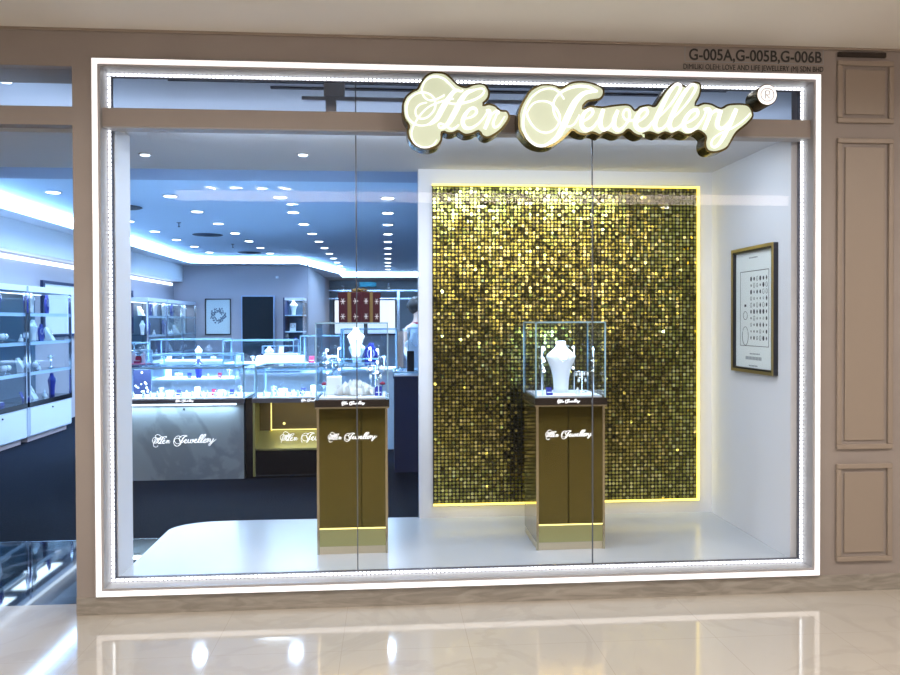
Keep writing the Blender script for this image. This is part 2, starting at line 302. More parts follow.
# facade wall pieces
XL, XR, ZB, ZT = -1.494, 2.357, .093, 2.838          # outer edge of the lit frame
box_struct('wall_front_pillar', 'taupe_paint', -1.592, XL, 0, .30, .0, 2.985, label='taupe pillar between entrance and display window')
box_struct('wall_front_header', 'taupe_paint', XL, XR, 0, .30, ZT, 2.985, label='taupe wall band above the display window')
box_struct('wall_front_entrance_header', 'taupe_paint', -6, -1.592, 0, .30, 2.795, 2.985, label='taupe wall band above the entrance')
box_struct('wall_front_right', 'taupe_paint', XR, 8, 0, .30, .088, 2.985, label='taupe panelled wall right of the window')
pl = MB().box(-1.592, 8, -.004, .30, 0, ZB - .003).build('baseboard_front', 'stone_plinth'); struct(pl, 'low polished stone plinth under the window')
# shadow-gap line at the ceiling
box_struct('trim_1', 'taupe_mould', -6, 8, -.012, .0, 2.972, 2.985)
def moulding(name, x0, x1, z0, z1, w=.028):
    mb = MB()
    for (a, b, c, d) in ((x0, x1, z1 - w, z1), (x0, x1, z0, z0 + w), (x0, x0 + w, z0 + w, z1 - w), (x1 - w, x1, z0 + w, z1 - w)):
        mb.box(a, b, -.016, 0, c, d, b=.006)
    mb.box(x0 + w + .02, x1 - w - .02, -.008, 0, z0 + w + .02, z1 - w - .02, b=.006)
    o = mb.build(name, 'taupe_mould'); struct(o); return o
moulding('trim_2', 2.452, 2.775, 2.575, 2.915)
moulding('trim_3', 2.452, 2.775, .785, 2.492)
moulding('trim_4', 2.452, 2.775, .165, .705)
for i, (a, b) in enumerate(((2.575, 2.915), (.785, 2.492), (.165, .705))):
    moulding('trim_%d' % (5 + i), 2.86, 3.5, a, b)

# entrance transom: bar and glass
t = MB().box(-6, -1.592, .02, .10, 2.503, 2.597).build('trim_8', 'taupe_paint'); struct(t, 'brown bar across the top of the entrance')
w2 = MB().box(-6, -1.592, .055, .061, 2.597, 2.795).build('window_2', 'window_glass'); struct(w2, 'glass pane above the entrance bar')

# the lit window frame
fr = thing('window_1', 'large display window in a glowing white frame', 'window', (XL, 0, ZB)); fr['kind'] = 'structure'; del fr['category']
def ring(mb, x0, x1, z0, z1, w, y0, y1):
    mb.box(x0, x1, y0, y1, z1 - w, z1); mb.box(x0, x1, y0, y1, z0, z0 + w)
    mb.box(x0, x0 + w, y0, y1, z0 + w, z1 - w); mb.box(x1 - w, x1, y0, y1, z0 + w, z1 - w)
mb = MB(); ring(mb, XL, XR, ZB, ZT, .045, -.018, .11); mb.build('window_frame', 'white_frame', fr)
mb = MB(); ring(mb, XL + .006, XR - .006, ZB + .006, ZT - .006, .026, -.022, -.018); mb.build('light_diffuser', 'lit_diffuser', fr, label='glowing white face of the window frame')
mb = MB(); ring(mb, XL + .045, XR - .045, ZB + .045, ZT - .045, .022, .085, .11); mb.build('led_channel', 'led_channel', fr)
mb = MB()
x0, x1, z0, z1 = XL + .056, XR - .056, ZB + .056, ZT - .056
n = int((x1 - x0) / .022)
for i in range(n + 1):
    x = x0 + (x1 - x0) * i / n
    for z in (z0, z1): mb.box(x - .0075, x + .0075, .079, .085, z - .006, z + .006)
n = int((z1 - z0) / .022)
for i in range(1, n):
    z = z0 + (z1 - z0) * i / n
    for x in (x0, x1): mb.box(x - .006, x + .006, .079, .085, z - .0075, z + .0075)
mb.build('led_strip', 'led_bead', fr, label='dotted line of white lights inside the frame')
mb = MB().box(XL + .045, XR - .045, .01, .12, 2.500, 2.592); mb.build('transom_bar', 'taupe_paint', fr)
mb = MB().box(XL + .045, XR - .045, .012, .10, 2.492, 2.4995); mb.build('transom_trim', 'white_frame', fr)
sx = [XL + .045, -.169, 1.120, XR - .045]
for i in range(3):
    MB().box(sx[i] + .0015, sx[i + 1] - .0015, .112, .120, ZB + .045, 2.50).build('glass_pane', 'window_glass', fr)
    MB().box(sx[i] + .0015, sx[i + 1] - .0015, .112, .120, 2.592, ZT - .045).build('glass_pane', 'window_glass', fr)
for x in sx[1:3]:
    MB().box(x - .0028, x + .0028, .108, .121, ZB + .045, 2.50).box(x - .0028, x + .0028, .108, .121, 2.592, ZT - .045).build('glass_seal', 'seal', fr)

# writing on the header: unit numbers and owner line, in the built-in sans font
def text_mesh(body, x, z, size, width=None, y=-.003, mat='sign_text_ink', name='lettering', font_off=0.0, parent=None):
    cu = bpy.data.curves.new(name, 'FONT'); cu.body = body; cu.size = size; cu.align_x = 'LEFT'; cu.extrude = .001; cu.offset = font_off
    o = bpy.data.objects.new(name, cu); C.objects.link(o)
    bpy.context.view_layer.update()
    me = bpy.data.meshes.new_from_object(o.evaluated_get(bpy.context.evaluated_depsgraph_get()))
    C.objects.unlink(o); bpy.data.objects.remove(o); bpy.data.curves.remove(cu)
    xs = [v.co.x for v in me.vertices]; s = (width / (max(xs) - min(xs))) if width else 1; xm = min(xs)
    for v in me.vertices: v.co = Vector(((v.co.x - xm) * s, -v.co.z, v.co.y))
    me.materials.clear(); me.materials.append(M[mat])
    r = bpy.data.objects.new(name, me); C.objects.link(r); r.location = (x, y, z); r.rotation_euler = (0, 0, 0)
    if parent: r.parent = parent; r.location = Vector((x, y, z)) - world_loc(parent)
    return r
o = text_mesh('G-005A,G-005B,G-006B', 1.621, 2.902, .085, .745, name='unit_number_lettering', font_off=.0012)
tag(o, 'black unit numbers G-005A,G-005B,G-006B on the taupe wall above the window', 'lettering')
o = text_mesh('DIMILIKI OLEH: LOVE AND LIFE JEWELLERY (M) SDN BHD', 1.590, 2.852, .040, .785, name='owner_lettering')
tag(o, 'small black owner line of letters below the unit numbers', 'lettering')
mb = MB()
for (a, b, c, d) in ((1.598, 2.376, 2.892, 2.8945), (1.598, 2.376, 2.978, 2.980), (1.598, 1.600, 2.892, 2.98), (2.374, 2.376, 2.892, 2.98)): mb.box(a, b, -.002, 0, c, d)
tag(mb.build('lettering_border', 'ink_light'), 'thin outlined box around the unit numbers', 'border')
# an unreadable dark tag above the right-hand panel
tag(MB().box(2.455, 2.73, -.014, 0, 2.935, 2.962, b=.003).build('name_strip', 'cap_brown'), 'small dark strip on the wall above the right-hand moulded panels', 'strip')

# ---------------------------------------------------------------- the script sign
FY = -.150
def ribbon(mb, pts, ws, y, k=6, th=.004, tr=None):
    w = list(ws)
    if len(w) != len(pts):
        w = [ws[min(len(ws) - 1, int(round(i * (len(ws) - 1) / (len(pts) - 1))))] for i in range(len(pts))]
    sp = spline([(p[0], p[1], q) for p, q in zip(pts, w)], k)
    L = []; R = []
    for i, (x, z, q) in enumerate(sp):
        a = sp[max(0, i - 1)]; b = sp[min(len(sp) - 1, i + 1)]
        dx, dz = b[0] - a[0], b[1] - a[1]; l = math.hypot(dx, dz) or 1
        q = max(q, .0035)
        L.append((x - dz / l * q / 2, z + dx / l * q / 2)); R.append((x + dz / l * q / 2, z - dx / l * q / 2))
    if tr: L = [tr(p) for p in L]; R = [tr(p) for p in R]
    m = len(L); vs = []
    for p in L: vs += [(p[0], y, p[1]), (p[0], y + th, p[1])]
    for p in R: vs += [(p[0], y, p[1]), (p[0], y + th, p[1])]
    fs = []
    for i in range(m - 1):
        a, b = 2 * i, 2 * i + 2; c, d = a + 2 * m, b + 2 * m
        fs += [(a, b, d, c), (a + 1, c + 1, d + 1, b + 1), (a, a + 1, b + 1, b), (c, d, d + 1, c + 1)]
    fs += [(0, 2 * m, 2 * m + 1, 1), (2 * m - 2, 2 * m - 1, 4 * m - 1, 4 * m - 2)]
    mb.add(vs, fs)
def inset(poly, d):
    n = len(poly); ar = sum(poly[i][0] * poly[(i + 1) % n][1] - poly[(i + 1) % n][0] * poly[i][1] for i in range(n))
    s = 1 if ar > 0 else -1; out = []
    for i in range(n):
        a = poly[i - 1]; b = poly[(i + 1) % n]; dx, dz = b[0] - a[0], b[1] - a[1]; l = math.hypot(dx, dz) or 1
        out.append((poly[i][0] - dz / l * d * s, poly[i][1] + dx / l * d * s))
    return out
def sign(name, outline, word, label):
    P = spline(outline, 3, True)
    cx = sum(p[0] for p in P) / len(P); cz = sum(p[1] for p in P) / len(P)
    t = thing(name, label, 'sign', (cx, FY, cz))
    MB().prism(P, FY, FY + .105, 'y').build('sign_case', 'sign_can', t, label='dark gold metal side of the sign')
    MB().prism(inset(P, .011), FY - .004, FY, 'y').build('face_panel', 'sign_face', t, label='glowing cream face of the sign')
    mb = MB(); i = 0
    for (w, pts, ws) in STROKES:
        if w == word: ribbon(mb, pts, ws, FY - .010 - .0004 * i); i += 1
    mb.build('lettering', 'sign_letter', t, label='white script letters')
    for x in (min(p[0] for p in P) * .7 + cx * .3, max(p[0] for p in P) * .7 + cx * .3):
        MB().box(x - .008, x + .008, FY + .104, .012, 2.53, 2.546).build('bracket', 'dark_metal', t)
    return t
sign('script_sign', OUT_HER, 'her', 'glowing cream cloud-shaped sign with the white script word Her')
sign('script_sign', OUT_JEW, 'jewellery', 'long glowing cream sign with the white script word Jewellery')
t = thing('round_sign', 'small round white sign with a ringed letter, right of the long script sign', 'sign', (MARK_C[0], FY, MARK_C[1]))
circ = lambda r, n=28: [(MARK_C[0] + r * math.cos(2 * PI * i / n), MARK_C[1] + r * math.sin(2 * PI * i / n)) for i in range(n)]
MB().prism(circ(.056), FY, FY + .13, 'y').build('sign_case', 'sign_can', t)
MB().prism(circ(.051), FY - .004, FY, 'y').build('face_panel', 'lit_diffuser', t)
mb = MB(); i = 0
for (w, pts, ws) in STROKES:
    if w == 'mark': ribbon(mb, pts, [.0036] * len(ws), FY - .006 - .0003 * i, 3, .002); i += 1
mb.build('lettering', 'ink_light', t)
MB().box(MARK_C[0] - .006, MARK_C[0] + .006, FY + .129, -.016, MARK_C[1] - .006, MARK_C[1] + .006).build('bracket', 'dark_metal', t)

# the same lettering, small, for furniture
_sx = [p[0] for w, pts, ws in STROKES if w != 'mark' for p in pts]; SX0, SX1 = min(_sx), max(_sx)
_sz = [p[1] for w, pts, ws in STROKES if w != 'mark' for p in pts]; SZM = (min(_sz) + max(_sz)) / 2
def logo(parent, x, z, width, y, mat='logo_white', k=3, boost=.85, name='script_logo', minw=0.0):
    s = width / (SX1 - SX0); mb = MB(); i = 0
    for (w, pts, ws) in STROKES:
        if w == 'mark': continue
        W = [max(q * boost, minw / s) for q in ws]
        ribbon(mb, pts, W, y - .0001 * (i % 5) - .0015, k, .0015, tr=lambda p: (x + (p[0] - SX0) * s, z + (p[1] - SZM) * s)); i += 1
    return mb.build(name, mat, parent, label='white script lettering Her Jewellery')

# ================================================================ display bay behind the window
WX = 2.26; BY = 1.20; PZ = .15
box_struct('wall_display_right', 'white_paint', WX, WX + .10, .122, 1.34, 0, 2.53, label='white right wall of the display bay')
box_struct('wall_display_back', 'white_paint', .207, WX, BY, BY + .14, 0, 2.53, label='white wall behind the sequin panel')
box_struct('wall_display_left', 'white_paint', -1.592, -1.449, .30, .36, 0, 2.53, label='narrow white return at the left of the display window')
box_struct('wall_display_left_return', 'white_paint', -1.449, -1.425, .122, .36, 0, 2.53)
P = [(-1.425, .122), (WX, .122), (WX, BY), (.21, BY + .04), (-.9, BY + .065), (-1.07, BY + .06)]
P += [(-1.20, BY + .05), (-1.29, BY + .02), (-1.355, BY - .02), (-1.40, BY - .07), (-1.425, BY - .13), (-1.425, .36)]
pf = MB().prism(P, ZB + .01, PZ, 'z').prism(inset(P, .01), 0, ZB + .01, 'z').build('display_platform', 'platform_white')
tag(pf, 'low glossy white display platform with a rounded back corner behind the window', 'platform')
box_struct('ceiling_display', 'soffit_paint', -6, WX + .1, .30, 1.30, 2.53, 2.59, label='lowered soffit above the window display and entrance')
box_struct('ceiling_display_edge', 'soffit_paint', -1.425, WX, .122, .30, 2.53, 2.59)
box_struct('ceiling_plenum', 'soffit_paint', -6, 4, .30, 1.36, 2.93, 2.99)
box_struct('wall_plenum_back', 'white_paint', -6, 4, 1.30, 1.36, 2.59, 2.93)
# linear air slots and a hanging fitting seen through the upper panes
for i, (a, b, y, g) in enumerate(((-1.28, 2.1, .62, 'longest dark air slot in the high ceiling behind the upper panes'), (-.70, 1.7, .74, 'second dark air slot in the high ceiling behind the upper panes'))):
    t = thing('air_slot', g, 'air vent', (a, y, 2.93))
    MB().box(a, b, y - .008, y + .008, 2.922, 2.93).build('slot', 'vent_dark', t)
    MB().box(a - .01, b + .01, y - .014, y - .008, 2.92, 2.93).box(a - .01, b + .01, y + .008, y + .014, 2.92, 2.93).build('slot_frame', 'led_channel', t)
t = thing('hanging_track', 'grey hanging track fitting behind the upper window pane', 'light fitting', (-.3, .55, 2.93))
MB().box(-.50, .9, .535, .56, 2.80, 2.82).build('rail', 'white_paint', t)
MB().box(-.37, -.25, .52, .58, 2.82, 2.93).build('mounting_box', 'white_paint', t)
MB().box(-.36, -.30, .53, .57, 2.70, 2.80).build('driver_box', 'white_paint', t)

def area(name, loc, size, power, col=(1, 1, 1), rot=(0, 0, 0), size_y=None, spread=None):
    l = bpy.data.lights.new(name, 'AREA'); l.energy = power; l.color = col; l.size = size
    if size_y: l.shape = 'RECTANGLE'; l.size_y = size_y
    else: l.shape = 'DISK'
    if spread: l.spread = math.radians(spread)
    o = bpy.data.objects.new(name, l); C.objects.link(o); o.location = loc; o.rotation_euler = rot; return o
COOL = (.50, .72, 1.0); WARM = (1.0, .92, .84)

def downlight(x, y, z, label, group, power, r=.055, col=COOL, proto=[None], spread=150, lens='lamp_lens'):
    key = (r, lens)
    if proto[0] is None: proto[0] = {}
    if key not in proto[0]:
        t = thing('ceiling_downlight', label, 'downlight', (0, 0, 0), 0, group)
        mb = MB(); mb.lathe((0, 0, 0), [(r * 1.25, -.006), (r * 1.25, 0)], 20); mb.build('trim_ring', 'white_frame', t)
        MB().lathe((0, 0, 0), [(r * .85, -.011), (r, -.006)], 20).build('lens', lens, t, label='glowing lamp lens')
        proto[0][key] = t
    else:
        t = copy_tree(proto[0][key]); t['label'] = label; t['group'] = group
    t.location = (x, y, z)
    area('downlight_lamp', (x, y, z - .02), r * 2, power, col, spread=spread)
    return t
for x, y, lb in ((-1.485, .83, 'round downlight in the soffit over the left end of the display'), (-.519, .77, 'round downlight in the soffit over the left pedestal')):
    downlight(x, y, 2.53, lb, 'downlights in the display soffit', 4, r=.03, col=(.70, .84, 1), lens='cool_led')
t = thing('linear_light', 'added unseen slim light behind the brown window bar, lighting the display', 'light', (.4, .16, 2.53))  # unseen strip light added to brighten the display bay
MB().box(-1.40, 2.22, .135, .165, 2.512, 2.53).build('housing', 'led_channel', t)
MB().box(-1.39, 2.21, .138, .162, 2.508, 2.512).build('lens', 'cool_led', t)
area('added_display_lamp', (.4, .17, 2.50), 3.0, 30, (.70, .84, 1), rot=(math.radians(22), 0, 0), size_y=.03)
t = thing('linear_light', 'added unseen uplight brightening the space above the display soffit', 'light', (0, 1.2, 2.59))  # unseen uplight added so the plenum behind the upper panes is not dark
MB().box(-4, 3, 1.18, 1.22, 2.59, 2.61).build('housing', 'led_channel', t)
MB().box(-4, 3, 1.185, 1.215, 2.61, 2.615).build('lens', 'cool_led', t)
area('added_uplight_lamp', (0, 1.2, 2.62), 6, 6, (.60, .74, 1), rot=(PI, 0, 0), size_y=.05)
downlight(-2.25, .72, 2.93, 'round downlight seen through the pane above the entrance bar', 'high downlights', 2, r=.035, lens='cool_led')

# ---------------------------------------------------------------- shimmer panel
t = thing('sequin_panel', 'tall gold shimmering sequin panel on the white back wall', 'wall panel', (.30, BY, .243))
X0, X1, Z0, Z1 = .300, 2.157, .243, 2.424
MB().box(X0, X1, BY - .018, BY, Z0, Z1).build('backing_board', 'sequin_backing', t)
for (a, b, c, d) in ((X0, X1 - .011, Z1 - .010, Z1), (X0, X1 - .011, Z0, Z0 + .010), (X1 - .011, X1, Z0, Z1)):
    MB().box(a, b, BY - .040, BY - .018, c, d).build('edge_light', 'warm_led', t, label='thin glowing yellow edge strip')
mb = MB(); nx, nz = 73, 86; px_, pz_ = (X1 - X0 - .018) / nx, (Z1 - Z0 - .027) / nz
rr = .0110
col_j = [random.gauss(0, 1) for _ in range(nx)]
for i in range(nx):
    for j in range(nz):
        x = X0 + .002 + (i + .5) * px_; z = Z0 + .014 + (j + .5) * pz_
        u, v = x * 1.0, z * 1.0
        tx = math.radians(2.6 * math.sin(2.1 * v + 1.7 * math.sin(1.3 * u)) + 1.9 * random.gauss(0, 1) + 1.2 * col_j[i])
        tz = math.radians(3.0 * math.sin(2.7 * u + 1.2 * v) + 3.2 * random.gauss(0, 1) + 2.2 * col_j[i])
        if random.random() < .08: tx += math.radians(random.uniform(-22, 22)); tz += math.radians(random.uniform(-30, 30))
        ct, st_ = math.cos(tz), math.sin(tz); cx_, sx_ = math.cos(tx), math.sin(tx)
        vs = []
        for k in range(8):
            a = 2 * PI * (k + .5) / 8; a_, b_ = rr * math.cos(a), rr * math.sin(a)
            yy = -b_ * sx_; zz = b_ * cx_
            vs.append((x + a_ * ct - yy * st_, BY - .031 + a_ * st_ + yy * ct, z + zz))
        mb.add(vs, [tuple(range(8))])
s = mb.build('sequins', 'sequin_gold', t, label='thousands of tilted gold sequins'); s['kind'] = 'stuff'

# ---------------------------------------------------------------- framed chart on the right wall
y0, y1, z0, z1 = .262, .815, 1.172, 1.951
t = thing('framed_chart', 'gold and black framed ring chart on the right display wall', 'picture', (WX, (y0 + y1) / 2, z0))
mb = MB(); w = .030
for (a, b, c, d) in ((y0, y1, z1 - w, z1), (y0, y1, z0, z0 + w), (y0, y0 + w, z0 + w, z1 - w), (y1 - w, y1, z0 + w, z1 - w)): mb.box(WX - .030, WX, a, b, c, d, b=.003)
mb.build('picture_frame', 'dark_metal', t)
mb = MB(); w2_ = .018
for (a, b, c, d) in ((y0, y1, z1 - w2_, z1), (y0, y1, z0, z0 + w2_), (y0, y0 + w2_, z0 + w2_, z1 - w2_), (y1 - w2_, y1, z0 + w2_, z1 - w2_)): mb.box(WX - .034, WX - .030, a, b, c, d)
mb.build('frame_face', 'frame_gold', t)
MB().box(WX - .012, WX, y0 + w, y1 - w, z0 + w, z1 - w).build('print_paper', 'paper', t)
H_, W_ = z1 - z0, y1 - y0
def yy(u): return y1 - u * W_         # u: 0 at the far (left) side, 1 at the near side
def zz(v): return z1 - v * H_
mb = MB(); q = .0022
for (u0, u1, v0, v1) in ((.16, .84, .19, .194), (.16, .84, .786, .79), (.16, .165, .19, .79), (.835, .84, .19, .79)):
    mb.box(WX - .013, WX - .012, yy(u1), yy(u0), zz(v1), zz(v0))
random.seed(3)
for r in range(10):
    for c in range(6):
        u = .43 + c * .072; v = .255 + r * .052
        cy, cz = yy(u), zz(v); k = random.choice((0, 0, 1, 2)); h = random.choice((.008, .012, .015))
        if k == 0: mb.prism([(cy + h * .7 * math.cos(a * PI / 4), cz + h * math.sin(a * PI / 4)) for a in range(8)], WX - .0135, WX - .012, 'x')
        elif k == 1: mb.prism([(cy, cz + h), (cy + h * .6, cz), (cy, cz - h), (cy - h * .6, cz)], WX - .0135, WX - .012, 'x')
        else: mb.tube([(WX - .0125, cy + h * .7 * math.cos(a * PI / 4), cz + h * math.sin(a * PI / 4)) for a in range(8)], .0014, 4, True)
for (cu, cv, ru, rv) in ((.29, .71, .075, .075), (.29, .545, .05, .033)):
    mb.tube([(WX - .0125, yy(cu + ru * math.cos(a * PI / 8)), zz(cv + rv * math.sin(a * PI / 8))) for a in range(16)], .0016, 4, True)
mb.box(WX - .0135, WX - .012, yy(.31), yy(.27), zz(.475), zz(.455))
mb.build('ring_drawings', 'ink', t, label='rows of small dark ring drawings')
mb = MB()
for (u0, u1, v) in ((.38, .62, .085), (.40, .66, .85), (.30, .72, .885), (.38, .62, .945)):
    n = int((u1 - u0) / .035)
    for i in range(n):
        a = u0 + i * .035; hh = .004 if v != .885 else .010
        mb.box(WX - .013, WX - .012, yy(a + .024), yy(a), zz(v) - hh, zz(v) + hh)
mb.build('caption_pattern', 'ink_light', t)

# ---------------------------------------------------------------- pedestals with glass cases
def glass_box(mb, x0, x1, y0, y1, z0, z1, th=.005, top=True):
    mb.box(x0, x1, y0, y0 + th, z0, z1); mb.box(x0, x1, y1 - th, y1, z0, z1)
    mb.box(x0, x0 + th, y0 + th, y1 - th, z0, z1); mb.box(x1 - th, x1, y0 + th, y1 - th, z0, z1)
    if top: mb.box(x0, x1, y0, y1, z1, z1 + th)
def edges(mb, x0, x1, y0, y1, z0, z1, w, top=True, bottom=False):
    for x in (x0, x1 - w):
        for y in (y0, y1 - w): mb.box(x, x + w, y, y + w, z0, z1)
    for f, z in ((top, z1 - w), (bottom, z0)):
        if f:
            for y in (y0, y1 - w): mb.box(x0, x1, y, y + w, z, z + w)
            for x in (x0, x1 - w): mb.box(x, x + w, y0 + w, y1 - w, z, z + w)
def pedestal(x0, x1, y0, y1, label, logo_x, case_label=None):
    t = thing('display_pedestal', label, 'pedestal', ((x0 + x1) / 2, (y0 + y1) / 2, PZ), 0, 'gold pedestals in the window')
    MB().box(x0 + .004, x1 - .004, y0 + .006, y1 - .004, PZ, PZ + .045).build('base', 'base_gold', t, label='pale gold plinth of the pedestal')
    MB().box(x0 + .008, x1 - .008, y0 + .003, y1 - .004, PZ + .150, .995).build('front_panel', 'gold_mirror', t, label='mirror gold body panel')
    for x in (x0, x1 - .008): MB().box(x, x + .008, y0 + .003, y1, PZ + .045, .995).build('side_panel', 'side_smoke', t, label='smoky mirrored side panel')
    for x in (x0 - .001, x1 - .013): MB().box(x, x + .014, y0 - .002, y0 + .004, PZ, .995).build('corner_strip', 'gold_edge', t)
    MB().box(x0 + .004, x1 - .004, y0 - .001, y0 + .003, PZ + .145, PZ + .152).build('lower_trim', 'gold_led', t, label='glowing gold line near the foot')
    MB().box(x0 + .008, x1 - .008, y0 + .002, y1 - .004, PZ + .045, PZ + .146).build('reflection_panel', 'gold_satin', t)  # lighter green-gold tone paints in the reflected band low on the body
    MB().box(x0 - .012, x1 + .012, y0 - .012, y1 + .012, 1.004, 1.046, b=.003).build('cap', 'cap_brown', t, label='dark brown cap under the glass case')
    MB().box(x0 - .010, x1 + .010, y0 - .010, y1 + .010, .995, 1.004).build('cap_trim', 'gold_edge', t)
    MB().box(x0 + .012, x1 - .012, y0 + .012, y1 - .012, 1.046, 1.056).build('case_deck', 'velvet_white', t)
    mb = MB(); a = (x0 - .004, x1 + .004, y0 - .004, y1 + .004, 1.046, 1.484); glass_box(mb, *a); mb.build('glass_case', 'case_glass', t)
    mb = MB(); edges(mb, x0 - .006, x1 + .006, y0 - .006, y1 + .006, 1.046, 1.492, .007); mb.build('case_edges', 'glass_edge', t)
    logo(t, logo_x[0], .829, logo_x[1] - logo_x[0], y0 + .003, minw=.0015)
    logo(t, logo_x[2], 1.026, .135, y0 - .012, k=2, boost=1.1, minw=.0014, name='cap_logo')
    # light posts inside the case
    for (px, py) in ((x0 + .05, y0 + .06), (x1 - .05, y0 + .06), (x1 - .10, y1 - .06), (x0 + .10, y1 - .06)):
        p = MB().tube([(px, py, 1.056), (px, py, 1.34)], .0035, 6).build('light_post', 'chrome', t)
        for z in (1.20, 1.26, 1.33): MB().ball((px + (.008 if px < (x0 + x1) / 2 else -.008), py - .004, z), .007, 8).build('spot_head', 'lamp_lens', p)
    area('case_lamp', ((x0 + x1) / 2, (y0 + y1) / 2, 1.478), .22, 4.5, (.62, .80, 1))
    return t
PL = (-.413, -.007, .43, .84); PR = (.862, 1.270, .40, .80)
pedestal(*PL, 'gold mirrored pedestal with glass case topped by a red gift box', (-.349, -.068, -.27))
pedestal(*PR, 'gold mirrored pedestal with glass case holding a white necklace bust', (.917, 1.200, .985))

# jewellery display pieces, built at the origin, z up -------------------------------------------------
def mk_bust(mat='velvet_white', s=1.0, fine=False):
    t = thing('necklace_bust', '', 'bust')
    pr = [(.047, 0, .036), (.046, .03, .034), (.050, .09, .036), (.062, .145, .040), (.078, .185, .044), (.090, .212, .045), (.093, .222, .042), (.082, .238, .038), (.058, .258, .032), (.038, .276, .026), (.030, .292, .023), (.029, .312, .023), (.027, .316, .021)]
    MB().lathe((0, 0, 0), [(a * s, b * s, c * s) for a, b, c in pr], 24 if fine else 12).build('body', mat, t, local=True)
    n = 22 if fine else 10
    pts = [(.036 * s * math.sin(a), -.030 * s - .016 * s * math.cos(a * .5) ** 2, .262 * s - .060 * s * math.cos(a * .5) ** 2) for a in [(-2.4 + 4.8 * i / n) for i in range(n + 1)]]
    nk = MB().tube(pts, .0016 * s if fine else .003 * s, 5).build('necklace', 'silver', t, local=True)
    MB().ball((0, -.052 * s, .192 * s), .005 * s, 8).build('pendant', 'silver', nk, local=True)
    return t
def mk_cone():
    t = thing('ring_cone', '', 'ring holder')
    MB().lathe((0, 0, 0), [(.028, 0), (.024, .010), (.012, .045), (.006, .068), (.002, .072)], 12).build('cone', 'velvet_white', t, local=True)
    MB().tube([(.014 * math.cos(a * PI / 6), .014 * math.sin(a * PI / 6), .042) for a in range(12)], .003, 5, True).build('ring', 'silver', t, local=True)
    return t
def mk_pad():
    t = thing('necklace_pad', '', 'necklace stand')
    MB().prism([(-.03, 0), (.04, 0), (.055, .13), (.045, .135)], -.045, .045, 'x').build('pad', 'velvet_white', t, local=True)
    MB().tube([(.028 * math.sin(a), .008 + .02 * (1 - math.cos(a)) - .028, .055 + .03 * (1 - math.cos(a))) for a in [(-2.6 + 5.2 * i / 10) for i in range(11)]], .0025, 5).build('necklace', 'gold_item', t, local=True)
    return t
def mk_box(mat='velvet_navy'):
    t = thing('jewellery_box', '', 'jewellery box')
    MB().box(-.035, .035, -.03, .03, 0, .03, b=.004).build('box_base', mat, t, local=True)
    MB().prism([(.028, .028), (.034, .03), (.056, .085), (.048, .088)], -.035, .035, 'x').build('lid', mat, t, local=True)
    MB().box(-.026, .026, -.022, .022, .03, .034).build('cushion', 'velvet_white', t, local=True)
    return t
def mk_roll():
    t = thing('bracelet_roll', '', 'bracelet holder')
    MB().tube([(-.06, 0, .058), (.06, 0, .058)], .026, 12).build('roll', 'velvet_white', t, local=True)
    MB().tube([(0, .030 * math.cos(a * PI / 6), .058 + .030 * math.sin(a * PI / 6)) for a in range(12)], .004, 5, True).build('bracelet', 'silver', t, local=True)
    MB().box(-.05, .05, -.02, .02, 0, .008).box(-.006, .006, -.006, .006, .008, .04).build('stand', 'silver', t, local=True)
    return t
def mk_tree():
    t = thing('earring_stand', '', 'earring stand')
    MB().lathe((0, 0, 0), [(.03, 0), (.028, .006), (.004, .010), (.004, .13)], 12).tube([(-.045, 0, .128), (.045, 0, .128)], .003, 6).tube([(-.03, 0, .09), (.03, 0, .09)], .003, 6).build('stand', 'silver', t, local=True)
    mb = MB()
    for x, z in ((-.04, .112), (-.015, .112), (.015, .112), (.04, .112), (-.024, .074), (.024, .074)): mb.ball((x, 0, z), .008, 6, (1, 1, 1.5))
    mb.build('earrings', 'pearl', t, local=True)
    return t
def mk_necklace_panel():
    t = thing('necklace_display', '', 'necklace display')
    pts = [(-.05, 0), (.05, 0), (.075, .10), (.06, .20), (.03, .215), (.022, .26), (-.022, .26), (-.03, .215), (-.06, .20), (-.075, .10)]
    bm_ = MB().prism(pts, -.012, .012, 'y'); bm_.build('board', 'velvet_navy', t, local=True)
    MB().tube([(.035 * math.sin(a), -.016, .20 - .05 * (1 + math.cos(a))) for a in [(-2.5 + 5 * i / 12) for i in range(13)]], .004, 5).build('necklace', 'pearl', t, local=True)
    MB().box(-.03, .03, .0, .06, 0, .006).build('foot', 'silver', t, local=True)
    return t
PROTO = {}
MAKERS = {'bust': mk_bust, 'navy_bust': lambda: mk_bust('velvet_navy'), 'cone': mk_cone, 'pad': mk_pad, 'box': mk_box, 'red_box': lambda: mk_box('rose'), 'roll': mk_roll, 'tree': mk_tree, 'panel': mk_necklace_panel}
DESC = {'bust': 'small white necklace bust', 'navy_bust': 'navy velvet necklace bust', 'cone': 'white ring cone', 'pad': 'tilted white necklace pad', 'box': 'open navy jewellery box',
        'red_box': 'open dark red jewellery box', 'roll': 'white bracelet roll', 'tree': 'pearl earring stand', 'panel': 'navy necklace board with pearls'}
def put(kind, x, y, z, where, rz=0, s=1.0, group=None):
    if kind not in PROTO: t = PROTO[kind] = MAKERS[kind]()
    else: t = copy_tree(PROTO[kind])
    t.location = (x, y, z); t.rotation_euler = (0, 0, rz); t.scale = (s, s, s)
    t['label'] = (DESC[kind] + ' ' + where)
    if group: t['group'] = group
    elif 'group' in t: del t['group']
    return t
